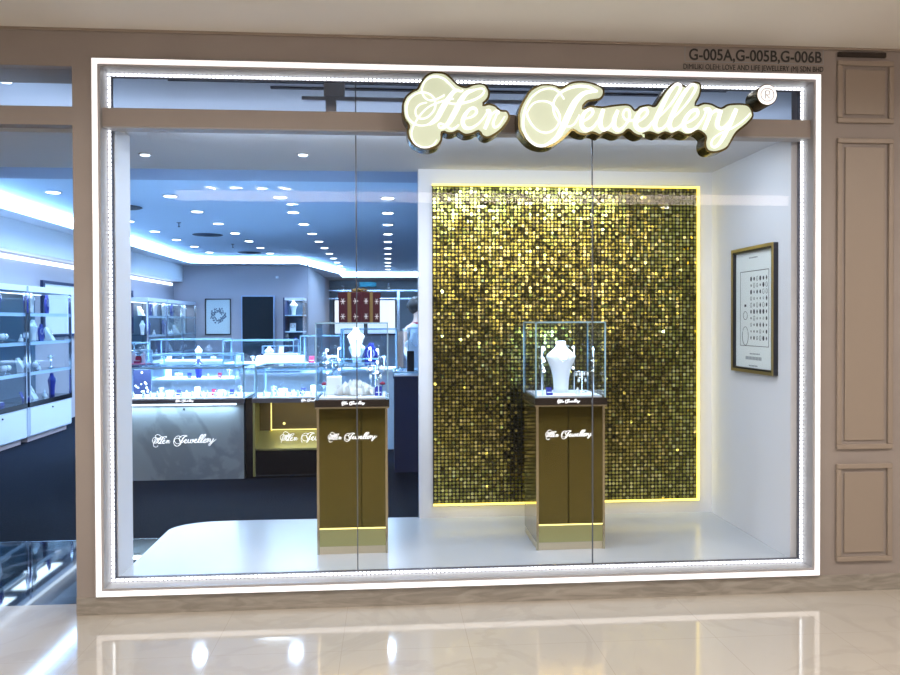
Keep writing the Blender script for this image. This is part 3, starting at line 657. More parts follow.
# right case: large bust with a fine chain, tiny boxes
b = mk_bust('velvet_white', 1.0, True); b['label'] = 'large white necklace bust with silver pendant inside the right glass case'; b.location = (1.058, .62, 1.056)
put('box', .955, .47, 1.056, 'at the front left corner of the bust case', 0, .5)
put('tree', 1.19, .62, 1.056, 'behind and right of the large white bust', .3, 1.0)
put('cone', 1.13, .49, 1.056, 'in front of the large white bust', 0, .6)
# left case: shell-like heap of white petals, white block, roses, small stands
t = thing('crystal_cluster', 'ruffled white crystal cluster filling the left glass case deck', 'ornament', (-.20, .60, 1.056))
mb = MB().lathe((-.20, .60, 1.056), [(.12, 0, .09), (.125, .006, .095)], 20); mb.build('tray', 'silver', t)
random.seed(11); mb = MB()
for i in range(110):
    a = random.uniform(0, 2 * PI); r = math.sqrt(random.random()); x = -.20 + .12 * r * math.cos(a); y = .60 + .09 * r * math.sin(a)
    h = .035 + .055 * (1 - r * r) * random.uniform(.6, 1.1); w = random.uniform(.010, .02); g = random.uniform(0, PI)
    dx, dy = math.cos(g) * w, math.sin(g) * w; lx, ly = random.uniform(-.012, .012), random.uniform(-.012, .012)
    mb.add([(x - dx, y - dy, 1.062), (x + dx, y + dy, 1.062), (x + dx * 1.1 + lx, y + dy * 1.1 + ly, 1.062 + h * .8), (x + lx, y + ly, 1.062 + h), (x - dx * 1.1 + lx, y - dy * 1.1 + ly, 1.062 + h * .75),
            (x - dy * .3, y + dx * .3, 1.062 + h * .3)], [(0, 1, 5), (1, 2, 5), (2, 3, 5), (3, 4, 5), (4, 0, 5), (0, 4, 3, 2, 1)])
mb.build('crystals', 'pearl', t)
tag(MB().box(-.375, -.285, .62, .70, 1.056, 1.165, b=.003).build('display_block', 'velvet_white', loc=(-.33, .66, 1.056)), 'white display block at the back left of the left glass case', 'display block')
def rose(x, y, z, label):
    t = thing('rose', label, 'flower', (x, y, z))
    MB().tube([(x, y, z), (x, y, z + .07)], .0015, 5).build('stem', 'teal_board', t)
    mb = MB().ball((x, y, z + .078), .010, 8)
    for k in range(6):
        a = k * PI / 3; mb.ball((x + .009 * math.cos(a), y + .009 * math.sin(a), z + .076), .009, 6, (1, 1, .8))
    mb.build('petals', 'rose', t)
rose(-.375, .50, 1.056, 'dark red rose at the left side of the left glass case')
rose(-.035, .50, 1.056, 'dark red rose at the right side of the left glass case')
put('box', -.06, .55, 1.056, 'beside the crystal cluster in the left glass case', 0, .6)
put('tree', -.08, .76, 1.056, 'at the back right of the left glass case', 0, 1.3)
t = thing('glass_shelf', 'small clear glass shelf across the back of the left glass case', 'shelf', (-.2, .76, 1.26))
MB().box(-.36, -.06, .70, .82, 1.264, 1.270).build('shelf_plate', 'shelf_glass', t)
for x in (-.35, -.07): MB().tube([(x, .815, 1.056), (x, .815, 1.264)], .003, 6).build('leg', 'chrome', t)
put('bust', -.20, .765, 1.27, 'on the glass shelf of the left glass case', 0, .6)

# gift box
S2 = .088; HB = .178
t = thing('gift_box', 'dark red gift box with white snowflakes and gold ribbon on the left glass case', 'gift box', (-.172, .60, 1.492), math.radians(-38))
MB().box(-S2, S2, -S2, S2, 0, HB - .02, b=.003).build('carton', 'red_paper', t, local=True)
MB().box(-S2 - .003, S2 + .003, -S2 - .003, S2 + .003, HB - .035, HB, b=.003).build('lid', 'red_paper', t, local=True)
mb = MB()
for (a, b_, c, d) in ((-.013, .013, -S2 - .005, S2 + .005), (-S2 - .005, S2 + .005, -.013, .013)): mb.box(a, b_, c, d, -.0, HB + .003)
mb.build('ribbon', 'ribbon_gold', t, local=True)
mb = MB()
for k in range(6):
    a = k * PI / 3 + .3; R_ = .05
    mb.tube([(0, 0, HB + .004), (R_ * .5 * math.cos(a - .25), R_ * .5 * math.sin(a - .25), HB + .022), (R_ * math.cos(a), R_ * math.sin(a), HB + .014), (R_ * .5 * math.cos(a + .25), R_ * .5 * math.sin(a + .25), HB + .008), (0, 0, HB + .004)], .006, 5)
mb.build('bow', 'ribbon_gold', t, local=True)
mb = MB()
for face in range(4):
    for sx_ in (-.05, .05):
        for z in (.035, .125):
            for k in range(3):
                a = k * PI / 3; L_ = .019; w = .0022
                c_, s_ = math.cos(a), math.sin(a)
                q = [(sx_ + c_ * L_ - s_ * w, z + s_ * L_ + c_ * w), (sx_ + c_ * L_ + s_ * w, z + s_ * L_ - c_ * w), (sx_ - c_ * L_ + s_ * w, z - s_ * L_ - c_ * w), (sx_ - c_ * L_ - s_ * w, z - s_ * L_ + c_ * w)]
                dd = S2 + .0045; vs = []
                for (p, h) in q:
                    vs.append({0: (p, -dd, h), 1: (dd, p, h), 2: (-p, dd, h), 3: (-dd, -p, h)}[face])
                mb.add(vs, [(0, 1, 2, 3)])
mb.build('snowflake_pattern', 'white_print', t, local=True, label='white snowflake print')

# ================================================================ shop interior
# walls
box_struct('wall_left', 'shop_wall_paint', -5.05, -4.95, 1.36, 14.5, 0, 3.0, label='pale blue-lit left wall of the shop')
box_struct('wall_back', 'shop_wall_paint', -4.95, -1.87, 14.4, 14.5, 0, 3.0, label='grey-blue back wall with poster and dark doorway')
box_struct('wall_passage_left', 'shop_wall_paint', -1.97, -1.87, 14.5, 21, 0, 3.0)
box_struct('wall_right', 'shop_wall_paint', 3.9, 4.0, 1.36, 21, 0, 3.0)
box_struct('wall_far', 'grey_wall_paint', -1.97, 4, 21, 21.1, 0, 3.0, label='grey far wall beyond the passage')
# ceilings: front slab, lowered borders and the raised tray
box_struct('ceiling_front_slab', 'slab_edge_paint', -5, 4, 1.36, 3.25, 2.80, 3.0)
box_struct('ceiling_left_border', 'white_paint', -4.95, -4.40, 3.25, 14.4, 2.80, 3.0)
box_struct('ceiling_back_border', 'white_paint', -4.40, -2.02, 13.75, 14.4, 2.80, 3.0)
struct(MB().prism([(-2.02, 13.75), (-1.35, 17.5), (-1.35, 19.2), (-1.87, 19.2), (-1.87, 14.4), (-2.02, 14.4)], 2.80, 3.0).build('ceiling_passage_border', 'white_paint'))
box_struct('ceiling_passage_end', 'grey_wall_paint', -1.87, 4, 19.2, 21, 2.80, 3.0)
box_struct('ceiling_raised', 'blue_lit_ceiling', -4.40, 4, 3.25, 19.2, 2.95, 3.05, label='raised blue-lit ceiling of the shop with downlights')
# cove lights (strips on the riser of the tray)
def cove(pts, z0, z1, label, mat='cove_led'):
    t = thing('cove_light', label, 'cove light', (pts[0][0], pts[0][1], z0))
    mb = MB()
    for a, b_ in zip(pts[:-1], pts[1:]):
        d = Vector((b_[0] - a[0], b_[1] - a[1])).normalized(); nrm = Vector((d.y, -d.x)) * .02
        mb.prism([a, b_, (b_[0] + nrm.x, b_[1] + nrm.y), (a[0] + nrm.x, a[1] + nrm.y)], z0, z1, 'z')
    mb.build('strip', mat, t); return t
cove([(-4.40, 3.27), (-4.40, 13.35), (-4.0, 13.75), (-2.03, 13.75), (-1.35, 17.5), (-1.35, 19.2), (3.89, 19.2), (3.89, 3.27), (-4.40, 3.27)], 2.815, 2.945, 'bright white cove light running around the raised ceiling')
box_struct('ceiling_corner_fill', 'white_paint', -4.42, -4.39, 13.3, 13.8, 2.8, 2.95)
cove([(-4.94, 3.0), (-4.94, 14.2)], 2.33, 2.38, 'thin bright cove line high on the left wall above the cabinets', 'cool_led')
box_struct('ceiling_wall_bulkhead', 'white_paint', -4.95, -4.72, 2.95, 14.3, 2.42, 2.80)

# shop downlights in rows
ROWS = [(0.0, 5.13, 11, 'in the row that ends above the gift box'), (-1.25, 5.13, 11, 'in the second row from the sequin wall'),
        (-2.50, 5.13, 7, 'in the third row from the sequin wall'), (-3.72, 4.93, 8, 'in the row nearest the left cove')]
for (x, y, n, lb) in ROWS:
    for i in range(n):
        yy_ = y + i * 1.27
        if x < -2 and yy_ > 13.4: break
        downlight(x, yy_, 2.95, 'round ceiling downlight ' + lb, 'downlights ' + lb, 24 if i < 6 else 16, r=.072)
# ceiling air diffusers
def diffuser(x, y, label):
    t = thing('air_diffuser', label, 'air vent', (x, y, 2.95))
    for k in range(4):
        r = .06 + k * .055
        MB().lathe((x, y, 2.95), [(r, -.012 - .004 * (3 - k)), (r + .022, -.004), (r + .022, 0)], 24).build('ring', 'vent_dark', t)
diffuser(-3.35, 6.05, 'round dark ceiling vent left of the near downlights')
diffuser(-3.0, 9.2, 'round dark ceiling vent halfway down the shop')
diffuser(-2.9, 12.6, 'round dark ceiling vent nearest the back wall')
for (x, y, lb) in ((-3.05, 7.6, 'small dark sprinkler head between near ceiling vents'), (-2.9, 10.8, 'small dark sprinkler head further down the ceiling')):
    t = thing('sprinkler', lb, 'sprinkler', (x, y, 2.95))
    MB().lathe((x, y, 2.95), [(.03, -.006), (.035, 0)], 12).build('plate', 'vent_dark', t)
    MB().lathe((x, y, 2.95), [(.018, -.065), (.018, -.058), (.007, -.055), (.007, -.006)], 10).build('head', 'vent_dark', t)

# back wall things
def framed(name, label, x0, x1, y, z0, z1, w, frame, back):
    t = thing(name, label, 'picture', ((x0 + x1) / 2, y, z0)); mb = MB()
    for (a, b_, c, d) in ((x0, x1, z1 - w, z1), (x0, x1, z0, z0 + w), (x0, x0 + w, z0 + w, z1 - w), (x1 - w, x1, z0 + w, z1 - w)): mb.box(a, b_, y - .03, y, c, d)
    mb.build('picture_frame', frame, t); MB().box(x0 + w, x1 - w, y - .012, y, z0 + w, z1 - w).build('print', back, t); return t
t = framed('framed_poster', 'framed pale poster of a dark wreath on the back wall', -4.24, -3.65, 14.4, 1.19, 2.03, .022, 'dark_metal', 'poster_blue')
mb = MB(); random.seed(5)
for k in range(90):
    a = 2 * PI * k / 90; r = .13 + random.uniform(-.05, .05)
    mb.ball((-3.945 + r * math.cos(a), 14.386, 1.64 + r * math.sin(a)), random.uniform(.010, .022), 6, (1, .12, 1))
mb.build('wreath', 'wreath', t)
t = MB().box(-3.375, -2.665, 14.30, 14.399, 0, 2.075).build('door_1', 'doorway_dark'); struct(t, 'dark doorway in the back wall')
mb = MB().box(-3.40, -3.375, 14.28, 14.4, 0, 2.10).box(-2.665, -2.64, 14.28, 14.4, 0, 2.10).box(-3.375, -2.665, 14.28, 14.4, 2.075, 2.10); mb.build('door_frame', 'slab_edge_paint', t)
tag(MB().box(-2.62, -2.55, 14.36, 14.4, 2.50, 2.56, b=.01).build('wall_sensor', 'white_paint'), 'small white sensor high on the back wall', 'sensor')
# long framed light board on the left wall, mostly hidden by the pillar
t = thing('wall_board', 'long framed pale board on the left wall between cabinets', 'board', (-4.95, 9.4, 1.28))
mb = MB()
for (a, b_, c, d) in ((7.45, 11.4, 2.06, 2.10), (7.45, 11.4, 1.28, 1.32), (7.45, 7.52, 1.32, 2.06), (11.33, 11.4, 1.32, 2.06)): mb.box(-4.95, -4.91, a, b_, c, d)
mb.build('board_frame', 'navy_panel', t); MB().box(-4.95, -4.93, 7.52, 11.33, 1.32, 2.06).build('board_face', 'velvet_white', t)

# ---------------------------------------------------------------- wall cabinets
def wall_cabinet(y0, y1, where, items, seed):
    xb, xf = -4.945, -4.44
    t = thing('wall_cabinet', 'white and glass jewellery cabinet, ' + where, 'cabinet', (xf, (y0 + y1) / 2, 0), 0, 'wall cabinets along the left wall')
    MB().box(xb, xf - .06, y0 + .06, y1 - .06, 0, .07).build('kick', 'pink_kick', t, label='pinkish plinth')
    MB().box(xb, xf - .02, y0, y1, .07, .44).build('carcass', 'cabinet_white', t)
    d = MB().box(xf - .02, xf, y0 + .02, y1 - .03, .085, .43, b=.003).build('door', 'cabinet_white', t)
    MB().ball((xf + .006, (y0 + y1) / 2, .38), .012, 8).build('lock', 'dark_metal', d)
    MB().box(xb, xf, y0, y1, .44, .50).build('deck', 'black_gloss', t)
    MB().box(xb, xf, y0, y1, 1.88, 1.95).build('top', 'cabinet_white', t)
    MB().box(xb, xb + .012, y0, y1, .50, 1.88).build('back_panel', 'cabinet_back', t)
    for z in (.86, 1.24, 1.60):
        s_ = MB().box(xb + .012, xf - .03, y0 + .01, y1 - .01, z, z + .012).build('shelf', 'shelf_glass', t)
        MB().box(xf - .034, xf - .03, y0 + .01, y1 - .01, z - .028, z + .014).build('shelf_edge', 'shelf_white', s_)
    mb = MB()
    for y in (y0, y1 - .03): MB().box(xf - .03, xf, y, y + .03, .50, 1.88).build('upright', 'chrome', t)
    for a, b_ in ((y0 + .03, (y0 + y1) / 2 - .002), ((y0 + y1) / 2 + .002, y1 - .03)):
        MB().box(xf - .012, xf - .006, a, b_, .50, 1.88).build('glass_door', 'case_glass', t)
    MB().box(xb + .10, xb + .12, y0 + .05, y1 - .05, 1.868, 1.878).build('light_strip', 'cool_led', t)
    area('cabinet_lamp', ((xb + xf) / 2 + .05, (y0 + y1) / 2, 1.865), y1 - y0 - .2, 7, (.66, .84, 1), size_y=.2, rot=(0, 0, PI / 2))
    rnd = random.Random(seed)
    levels = [(.50, 'bottom'), (.872, 'second lowest'), (1.252, 'third'), (1.612, 'top')]
    for li, (z, nm) in enumerate(levels):
        ks = items[li]
        for i, k in enumerate(ks):
            y = y0 + .14 + (y1 - y0 - .28) * (i + .5) / len(ks) + rnd.uniform(-.03, .03)
            put(k, rnd.uniform(-4.66, -4.58), y, z, 'on %s shelf, %s' % (nm, where), -PI / 2 + rnd.uniform(-.3, .3) + PI, rnd.uniform(.85, .98) if k in ('bust', 'navy_bust', 'panel') else 1.3)
pools = [[['red_box', 'pad', 'box'], ['tree', 'cone', 'pad', 'roll'], ['navy_bust', 'cone', 'bust', 'roll'], ['bust', 'panel', 'navy_bust']],
         [['box', 'pad', 'cone', 'navy_bust'], ['pad', 'roll', 'cone', 'tree'], ['cone', 'bust', 'panel', 'pad'], ['bust', 'panel']],
         [['box', 'cone', 'pad'], ['roll', 'tree', 'cone'], ['bust', 'navy_bust', 'cone'], ['pad', 'panel', 'bust']],
         [['pad', 'cone'], ['box', 'roll', 'pad'], ['navy_bust', 'pad', 'cone'], ['bust', 'pad', 'panel']],
         [['pad', 'cone'], ['cone', 'roll'], ['pad', 'bust', 'cone'], ['tree', 'bust']]]
for k, (a, b_, wh) in enumerate(((4.60, 5.88, 'leftmost wall cabinet'), (5.94, 7.24, 'second wall cabinet from the left'), (10.75, 12.0, 'first wall cabinet past the pillar'), (12.05, 13.2, 'middle cabinet of the far run'), (13.25, 14.35, 'wall cabinet touching the back wall'))):
    wall_cabinet(a, b_, wh, pools[k], k)
# tall cabinet by the doorway
t = thing('tower_cabinet', 'tall white glass tower cabinet right of the dark doorway', 'cabinet', (-2.1, 13.9, 0))
MB().box(-2.33, -1.90, 13.6, 14.3, 0, .8).build('base', 'cabinet_white', t)
MB().box(-2.33, -1.90, 13.6, 14.3, 1.97, 2.03).build('top', 'cabinet_white', t)
MB().box(-2.33, -1.90, 14.28, 14.3, .8, 1.97).build('back_panel', 'cabinet_back', t)
MB().box(-2.345, -2.315, 13.58, 14.3, 0, 2.03).build('side_panel', 'navy_panel', t)
for z in (1.25, 1.62): MB().box(-2.31, -1.91, 13.62, 14.28, z, z + .02).build('shelf', 'shelf_white', t)
for y in (13.6, 13.78, 13.96, 14.14, 14.26): MB().box(-1.915, -1.90, y, y + .02, .8, 1.97).build('upright', 'chrome', t)
MB().box(-2.31, -1.96, 13.605, 13.61, .8, 1.97).build('glass_door', 'case_glass', t)
area('cabinet_lamp', (-2.1, 13.85, 1.96), .3, 6, (.66, .84, 1))
put('bust', -2.14, 13.8, 1.64, 'on the top shelf of the tower cabinet', 0, 1.0)
put('pad', -2.16, 13.8, 1.27, 'on the middle shelf of the tower cabinet', 0, 1.4)
put('navy_bust', -2.10, 13.8, .8, 'on the lowest shelf of the tower cabinet', 0, 1.1)

# ---------------------------------------------------------------- counters
def counter(label, x0, x1, y0, y1, zb, zd, zt, body='counter_white', group=None, lamp=4, under=False, capm='counter_white'):
    """body to zb, dark cap to zd, glass case from zd to zt"""
    t = thing('glass_counter', label, 'counter', ((x0 + x1) / 2, y0, 0), 0, group)
    MB().box(x0 + .01, x1 - .01, y0 + .01, y1, 0, zb).build('body', body, t)
    MB().box(x0, x1, y0 - .02, y1, zb, zd - .012).build('cap', 'cap_brown' if capm is None else capm, t)
    MB().box(x0 + .01, x1 - .01, y0, y1 - .01, zd - .012, zd).build('deck', 'velvet_white', t)
    mb = MB(); glass_box(mb, x0, x1, y0 - .01, y1, zd, zt, .006); mb.build('glass_case', 'case_glass', t)
    mb = MB(); edges(mb, x0 - .002, x1 + .002, y0 - .012, y1 + .002, zd, zt + .012, .014); mb.build('case_edges', 'glass_edge', t)
    if under: MB().box(x0 + .03, x1 - .08, y0 + .003, y0 + .010, zb - .018, zb - .002).build('under_light', 'cool_led', t, label='bright strip light under the cap')
    if lamp: area('counter_lamp', ((x0 + x1) / 2, (y0 + y1) / 2, zt - .01), x1 - x0 - .1, lamp * 1.8, (.60, .80, 1), size_y=.3)
    return t
# marble counter
t = counter('long marble-fronted counter with glass case and script lettering, left of the gold counter', -2.86, -1.365, 3.43, 4.05, .725, .775, 1.055, 'counter_marble', lamp=12, under=True, capm='led_channel')
logo(t, -2.225, .375, .59, 3.44, k=3, boost=.85, minw=.0028)
logo(t, -2.0, .752, .17, 3.41, k=2, boost=1.0, minw=.002, name='cap_logo')
MB().ball((-1.93, 3.437, .672), .010, 8).build('lock', 'dark_metal', t)
area('under_light_lamp', (-2.1, 3.40, .715), 1.3, 7, (.66, .88, 1), size_y=.03, rot=(math.radians(-25), 0, 0))
tag(MB().box(-1.362, -1.292, 3.44, 4.0, 0, .77, b=.004).build('counter_post', 'black_gloss', loc=(-1.33, 3.7, 0)), 'black upright post between the marble and gold counters', 'post')
# gold counter with a recess
gx0, gx1 = -1.290, -.10
t = thing('glass_counter', 'gold-fronted counter with lit frame and script lettering, behind the left pedestal', 'counter', ((gx0 + gx1) / 2, 3.43, 0))
MB().box(gx0 + .02, gx1 - .02, 3.70, 4.0, .02, .725).build('body', 'brass_panel', t)
for x in (gx0, gx1 - .02): MB().box(x, x + .02, 3.43, 4.0, .02, .725).build('side_panel', 'gold_satin', t)
MB().prism([(gx0 + .02, 3.70), (gx1 - .02, 3.70), (gx1 - .02, 3.43), (gx0 + .10, 3.43), (gx0 + .045, 3.45), (gx0 + .02, 3.50)], .268, .285).build('lower_shelf', 'gold_satin', t)
MB().prism([(3.70, .285), (3.70, .42), (3.44, .285)], gx0 + .02, gx1 - .02, 'x').build('sloped_panel', 'gold_satin', t)
mb = MB(); w = .009; a0, a1, c0, c1 = gx0 + .13, gx1 - .13, .425, .705
for (p, q, r, s_) in ((a0, a1, c1, c1 + w), (a0, a1, c0, c0 + w), (a0, a0 + w, c0, .735), (a1 - w, a1, c0, .735), (a0 - .09, a0, c1, c1 + w)): mb.box(p, q, 3.69, 3.70, r, s_)
mb.build('light_frame', 'gold_led', t, label='thin glowing gold frame')
for x in (-1.03, -.66): MB().ball((x, 3.69, .49), .014, 8).build('spot', 'gold_led', t)
MB().box(gx0, gx1, 3.46, 3.70, 0, .26).build('plinth', 'black_gloss', t)
MB().box(gx0, gx1, 3.45, 3.46, .018, .030).build('plinth_trim', 'chrome', t)
MB().box(gx0 - .005, gx1 + .005, 3.41, 4.0, .725, .763).build('cap', 'led_channel', t)
MB().box(gx0 + .01, gx1 - .01, 3.43, 3.99, .763, .775).build('deck', 'velvet_white', t)
mb = MB(); glass_box(mb, gx0 + .03, gx1, 3.42, 4.0, .775, 1.06, .006); mb.build('glass_case', 'case_glass', t)
mb = MB(); edges(mb, gx0 + .028, gx1 + .002, 3.418, 4.002, .775, 1.072, .014); mb.build('case_edges', 'glass_edge', t)
logo(t, -1.045, .372, .60, 3.52, k=3, boost=.85, minw=.0028)
logo(t, -.83, .745, .17, 3.41, k=2, boost=1.0, minw=.002, name='cap_logo')
area('counter_lamp', (-.70, 3.71, 1.05), 1.0, 17, (.60, .86, 1), size_y=.3)
area('recess_lamp', (-.70, 3.60, .70), .9, 1.3, (1, .92, .62), size_y=.04)
# further counters
counter('white counter with glass case directly behind the marble counter', -2.62, -1.70, 4.75, 5.25, .82, .86, 1.12, lamp=8)
counter('white counter with stepped riser behind the gold counter', -1.66, -.62, 4.75, 5.25, .88, .92, .955, lamp=0)
counter('white counter with glass case at the left wall end', -3.12, -2.70, 4.45, 4.95, .98, 1.03, 1.26, lamp=6)
counter('white counter with glass case right behind the left pedestal', -.55, .10, 5.0, 5.5, .90, .94, 1.40, lamp=9)
counter('far glass counter in front of the dark doorway', -2.35, -1.35, 7.2, 7.8, .86, .90, 1.22, lamp=8)
counter('far glass counter near the framed wreath poster', -3.6, -2.5, 8.0, 8.6, .86, .90, 1.22, lamp=8)
counter('glass counter behind the stepped riser', -1.15, -.62, 6.2, 6.7, .90, .94, 1.30, lamp=7)
t = counter('navy counter between the left pedestal and the sequin wall', .045, 1.3, 3.60, 4.2, .93, .965, .985, 'navy_panel', lamp=0, capm='navy_panel')
# stepped riser
t = thing('stepped_riser', 'bright white stepped riser with small glass box in the middle of the shop', 'display stand', (-1.30, 4.9, .967))
MB().prism([(4.80, .977), (5.2, .977), (5.2, 1.10), (5.05, 1.10)], -1.52, -.98, 'x').build('lower_step', 'velvet_white', t)
MB().box(-1.44, -1.06, 5.05, 5.2, 1.10, 1.125).build('upper_step', 'velvet_white', t)
mb = MB()
for i in range(9): mb.ball((-1.47 + i * .055, 4.93, 1.045), .009, 6)
mb.build('rings', 'silver', t)
mb = MB(); glass_box(mb, -1.46, -1.04, 5.07, 5.19, 1.125, 1.21, .004); mb.build('glass_box', 'case_glass', t)
mb = MB(); edges(mb, -1.462, -1.038, 5.068, 5.192, 1.125, 1.216, .008); mb.build('box_edges', 'glass_edge', t)
put('pad', -1.25, 5.13, 1.125, 'inside the small glass box on the stepped riser', 0, .6)
area('riser_lamp', (-1.25, 4.85, 2.0), .5, 10, (.8, .92, 1))

# clutter in the counters
def row(kinds, x0, x1, y, z, where, s=1.0, jit=.01, seed=0, reps=None):
    rnd = random.Random(seed); n = len(kinds); cnt = {k: kinds.count(k) for k in kinds}
    for i, k in enumerate(kinds):
        x = x0 + (x1 - x0) * (i + .5) / n + rnd.uniform(-jit, jit)
        g = DESC[k] + 's ' + where
        put(k, x, y + rnd.uniform(-jit, jit), z, where, rnd.uniform(-.25, .25), s * rnd.uniform(.92, 1.08), group=g if cnt[k] > 1 else None)
row(['cone'] * 16, -2.60, -1.42, 3.56, .775, 'in the front row inside the marble counter', .85, .02, 1)
row(['tree', 'roll', 'box', 'cone', 'pad', 'cone', 'red_box', 'roll', 'box', 'tree'], -2.28, -1.42, 3.74, .775, 'in the back row inside the marble counter', .62, .01, 2)
row(['cone'] * 13, -1.22, -.42, 3.54, .775, 'in the front row inside the gold counter', .85, .02, 3)
row(['tree', 'roll', 'cone', 'box', 'pad', 'tree', 'roll', 'cone'], -1.18, -.42, 3.75, .775, 'in the back row inside the gold counter', .66, .01, 4)
row(['pad', 'roll', 'box', 'navy_bust', 'cone', 'red_box', 'tree'], -2.55, -1.75, 4.95, .86, 'inside the counter behind the marble counter', .68, .01, 5)
row(['red_box', 'bust', 'box', 'cone'], -2.95, -2.72, 4.6, 1.03, 'inside the counter at the left wall end', .62, .0, 6)
row(['bust', 'panel', 'tree'], -.45, .04, 5.2, .94, 'inside the tall case behind the left pedestal', 1.15, .01, 7)
row(['pad', 'tree', 'bust', 'roll'], -2.3, -1.4, 7.45, .90, 'inside the far counter before the doorway', .75, .01, 8)
row(['pad', 'cone', 'bust', 'roll'], -3.5, -2.6, 8.25, .90, 'inside the far counter near the wreath poster', .7, .01, 9)
row(['red_box', 'tree', 'roll'], -1.1, -.68, 6.45, .94, 'inside the counter behind the stepped riser', 1.1, .01, 10)
# dark earring board in the marble counter
t = thing('earring_board', 'dark navy board with white blossom earrings in the marble counter', 'display board', (-2.43, 3.86, .775))
MB().box(-2.53, -2.36, 3.86, 3.875, .775, 1.02).build('board', 'navy_panel', t)
mb = MB(); random.seed(9)
for i in range(14): mb.ball((-2.445 + random.uniform(-.075, .075), 3.855, .90 + random.uniform(-.10, .11)), random.uniform(.008, .014), 6, (1, .5, 1))
mb.build('earrings', 'pearl', t)
# dark tray on the left counter
tag(MB().prism([(-2.86, 3.95), (-2.30, 3.95), (-2.36, 3.5), (-2.86, 3.5)], 1.072, 1.085).build('display_tray', 'navy_panel', loc=(-2.6, 3.7, 1.072)), 'dark tray on top of the marble counter beside the white return', 'tray')
t = thing('small_glass_case', 'small glass case with pink cushions on the dark tray', 'display case', (-2.52, 3.75, 1.085))
mb = MB(); glass_box(mb, -2.70, -2.34, 3.65, 3.85, 1.085, 1.215, .004); mb.build('glass_case', 'case_glass', t)
mb = MB(); edges(mb, -2.702, -2.338, 3.648, 3.852, 1.085, 1.222, .008); mb.build('case_edges', 'glass_edge', t)
MB().box(-2.69, -2.35, 3.66, 3.84, 1.085, 1.092).build('base', 'pink_cushion', t)
put('red_box', -2.45, 3.74, 1.092, 'in the small glass case on the dark tray', 0, .8)
put('bust', -2.40, 3.78, 1.092, 'in the small glass case on the dark tray', 0, .36)
put('bust', -2.50, 3.78, 1.092, 'at the left in the small glass case on the tray', 0, .36)

# things on the navy counter
t = thing('small_glass_case', 'bright glass case on the navy counter at the edge of the sequin wall', 'display case', (.3, 3.8, .997))
mb = MB(); glass_box(mb, .20, .62, 3.70, 4.05, .997, 1.42, .005); mb.build('glass_case', 'case_glass', t)
mb = MB(); edges(mb, .198, .622, 3.698, 4.052, .997, 1.43, .010); mb.build('case_edges', 'glass_edge', t)
MB().box(.21, .61, 3.71, 4.04, .997, 1.01).build('base', 'velvet_white', t)
put('bust', .27, 3.95, 1.01, 'in the bright case on the navy counter', .2, 1.15)
tag(MB().box(.185, .255, 3.64, 3.69, .997, 1.20, b=.006).build('card_reader', 'black_gloss', loc=(.22, 3.66, .997)), 'black upright box on the navy counter', 'card reader')
t = thing('mirror_stand', 'narrow chrome mirror stand on the navy counter beside the black box', 'mirror', (.12, 3.75, .997))
MB().box(.09, .155, 3.745, 3.755, 1.03, 1.40, b=.004).build('mirror', 'silver', t)
MB().lathe((.12, 3.75, .997), [(.05, 0), (.045, .01), (.008, .015), (.008, .04)], 14).build('stand', 'chrome', t)

# ---------------------------------------------------------------- far end
for (a, b_, lb) in ((-1.70, -.78, 'bright white shop board left of the gift box at the far end'), (-.66, .22, 'bright white shop board right of the gift box at the far end')):
    t = thing('light_board', lb, 'light board', ((a + b_) / 2, 20.9, 1.0))
    MB().box(a, b_, 20.95, 21, 1.1, 2.16).build('board_face', 'board_light', t)
    mb = MB()
    for (p, q, r, s_) in ((a - .03, b_ + .03, 2.16, 2.22), (a - .03, b_ + .03, 1.04, 1.1), (a - .03, a, 1.04, 2.22), (b_, b_ + .03, 1.04, 2.22)): mb.box(p, q, 20.93, 21, r, s_)
    mb.build('board_frame', 'navy_panel', t)
tag(MB().box(.26, .34, 19.0, 19.08, 0, 2.42).build('metal_post', 'chrome'), 'slim grey metal post near the far end of the shop', 'post')
for z, lb in ((2.40, 'upper'), (2.16, 'lower')):
    tag(MB().box(-1.8, 3.5, 19.5, 19.54, z, z + .035).build('curtain_rail', 'chrome'), lb + ' horizontal metal rail at the far end of the shop', 'rail')
for x, z, lb in ((-1.35, 2.44, 'small spotlight on the left of the upper rail'), (.02, 2.5, 'small spotlight above the post at the far end')):
    t = thing('rail_spotlight', lb, 'spotlight', (x, 19.5, z))
    MB().lathe((x, 19.52, z), [(.03, 0), (.04, .02), (.04, .12), (.02, .14)], 10).build('body', 'white_frame', t)
    MB().lathe((x, 19.52, z), [(.028, -.006), (.03, 0)], 10).build('lens', 'cool_led', t)
tag(MB().box(-.85, -.35, 19.3, 19.33, 2.52, 2.66, b=.004).build('hanging_sign', 'teal_board'), 'small teal hanging sign at the far end above the gift box', 'sign')

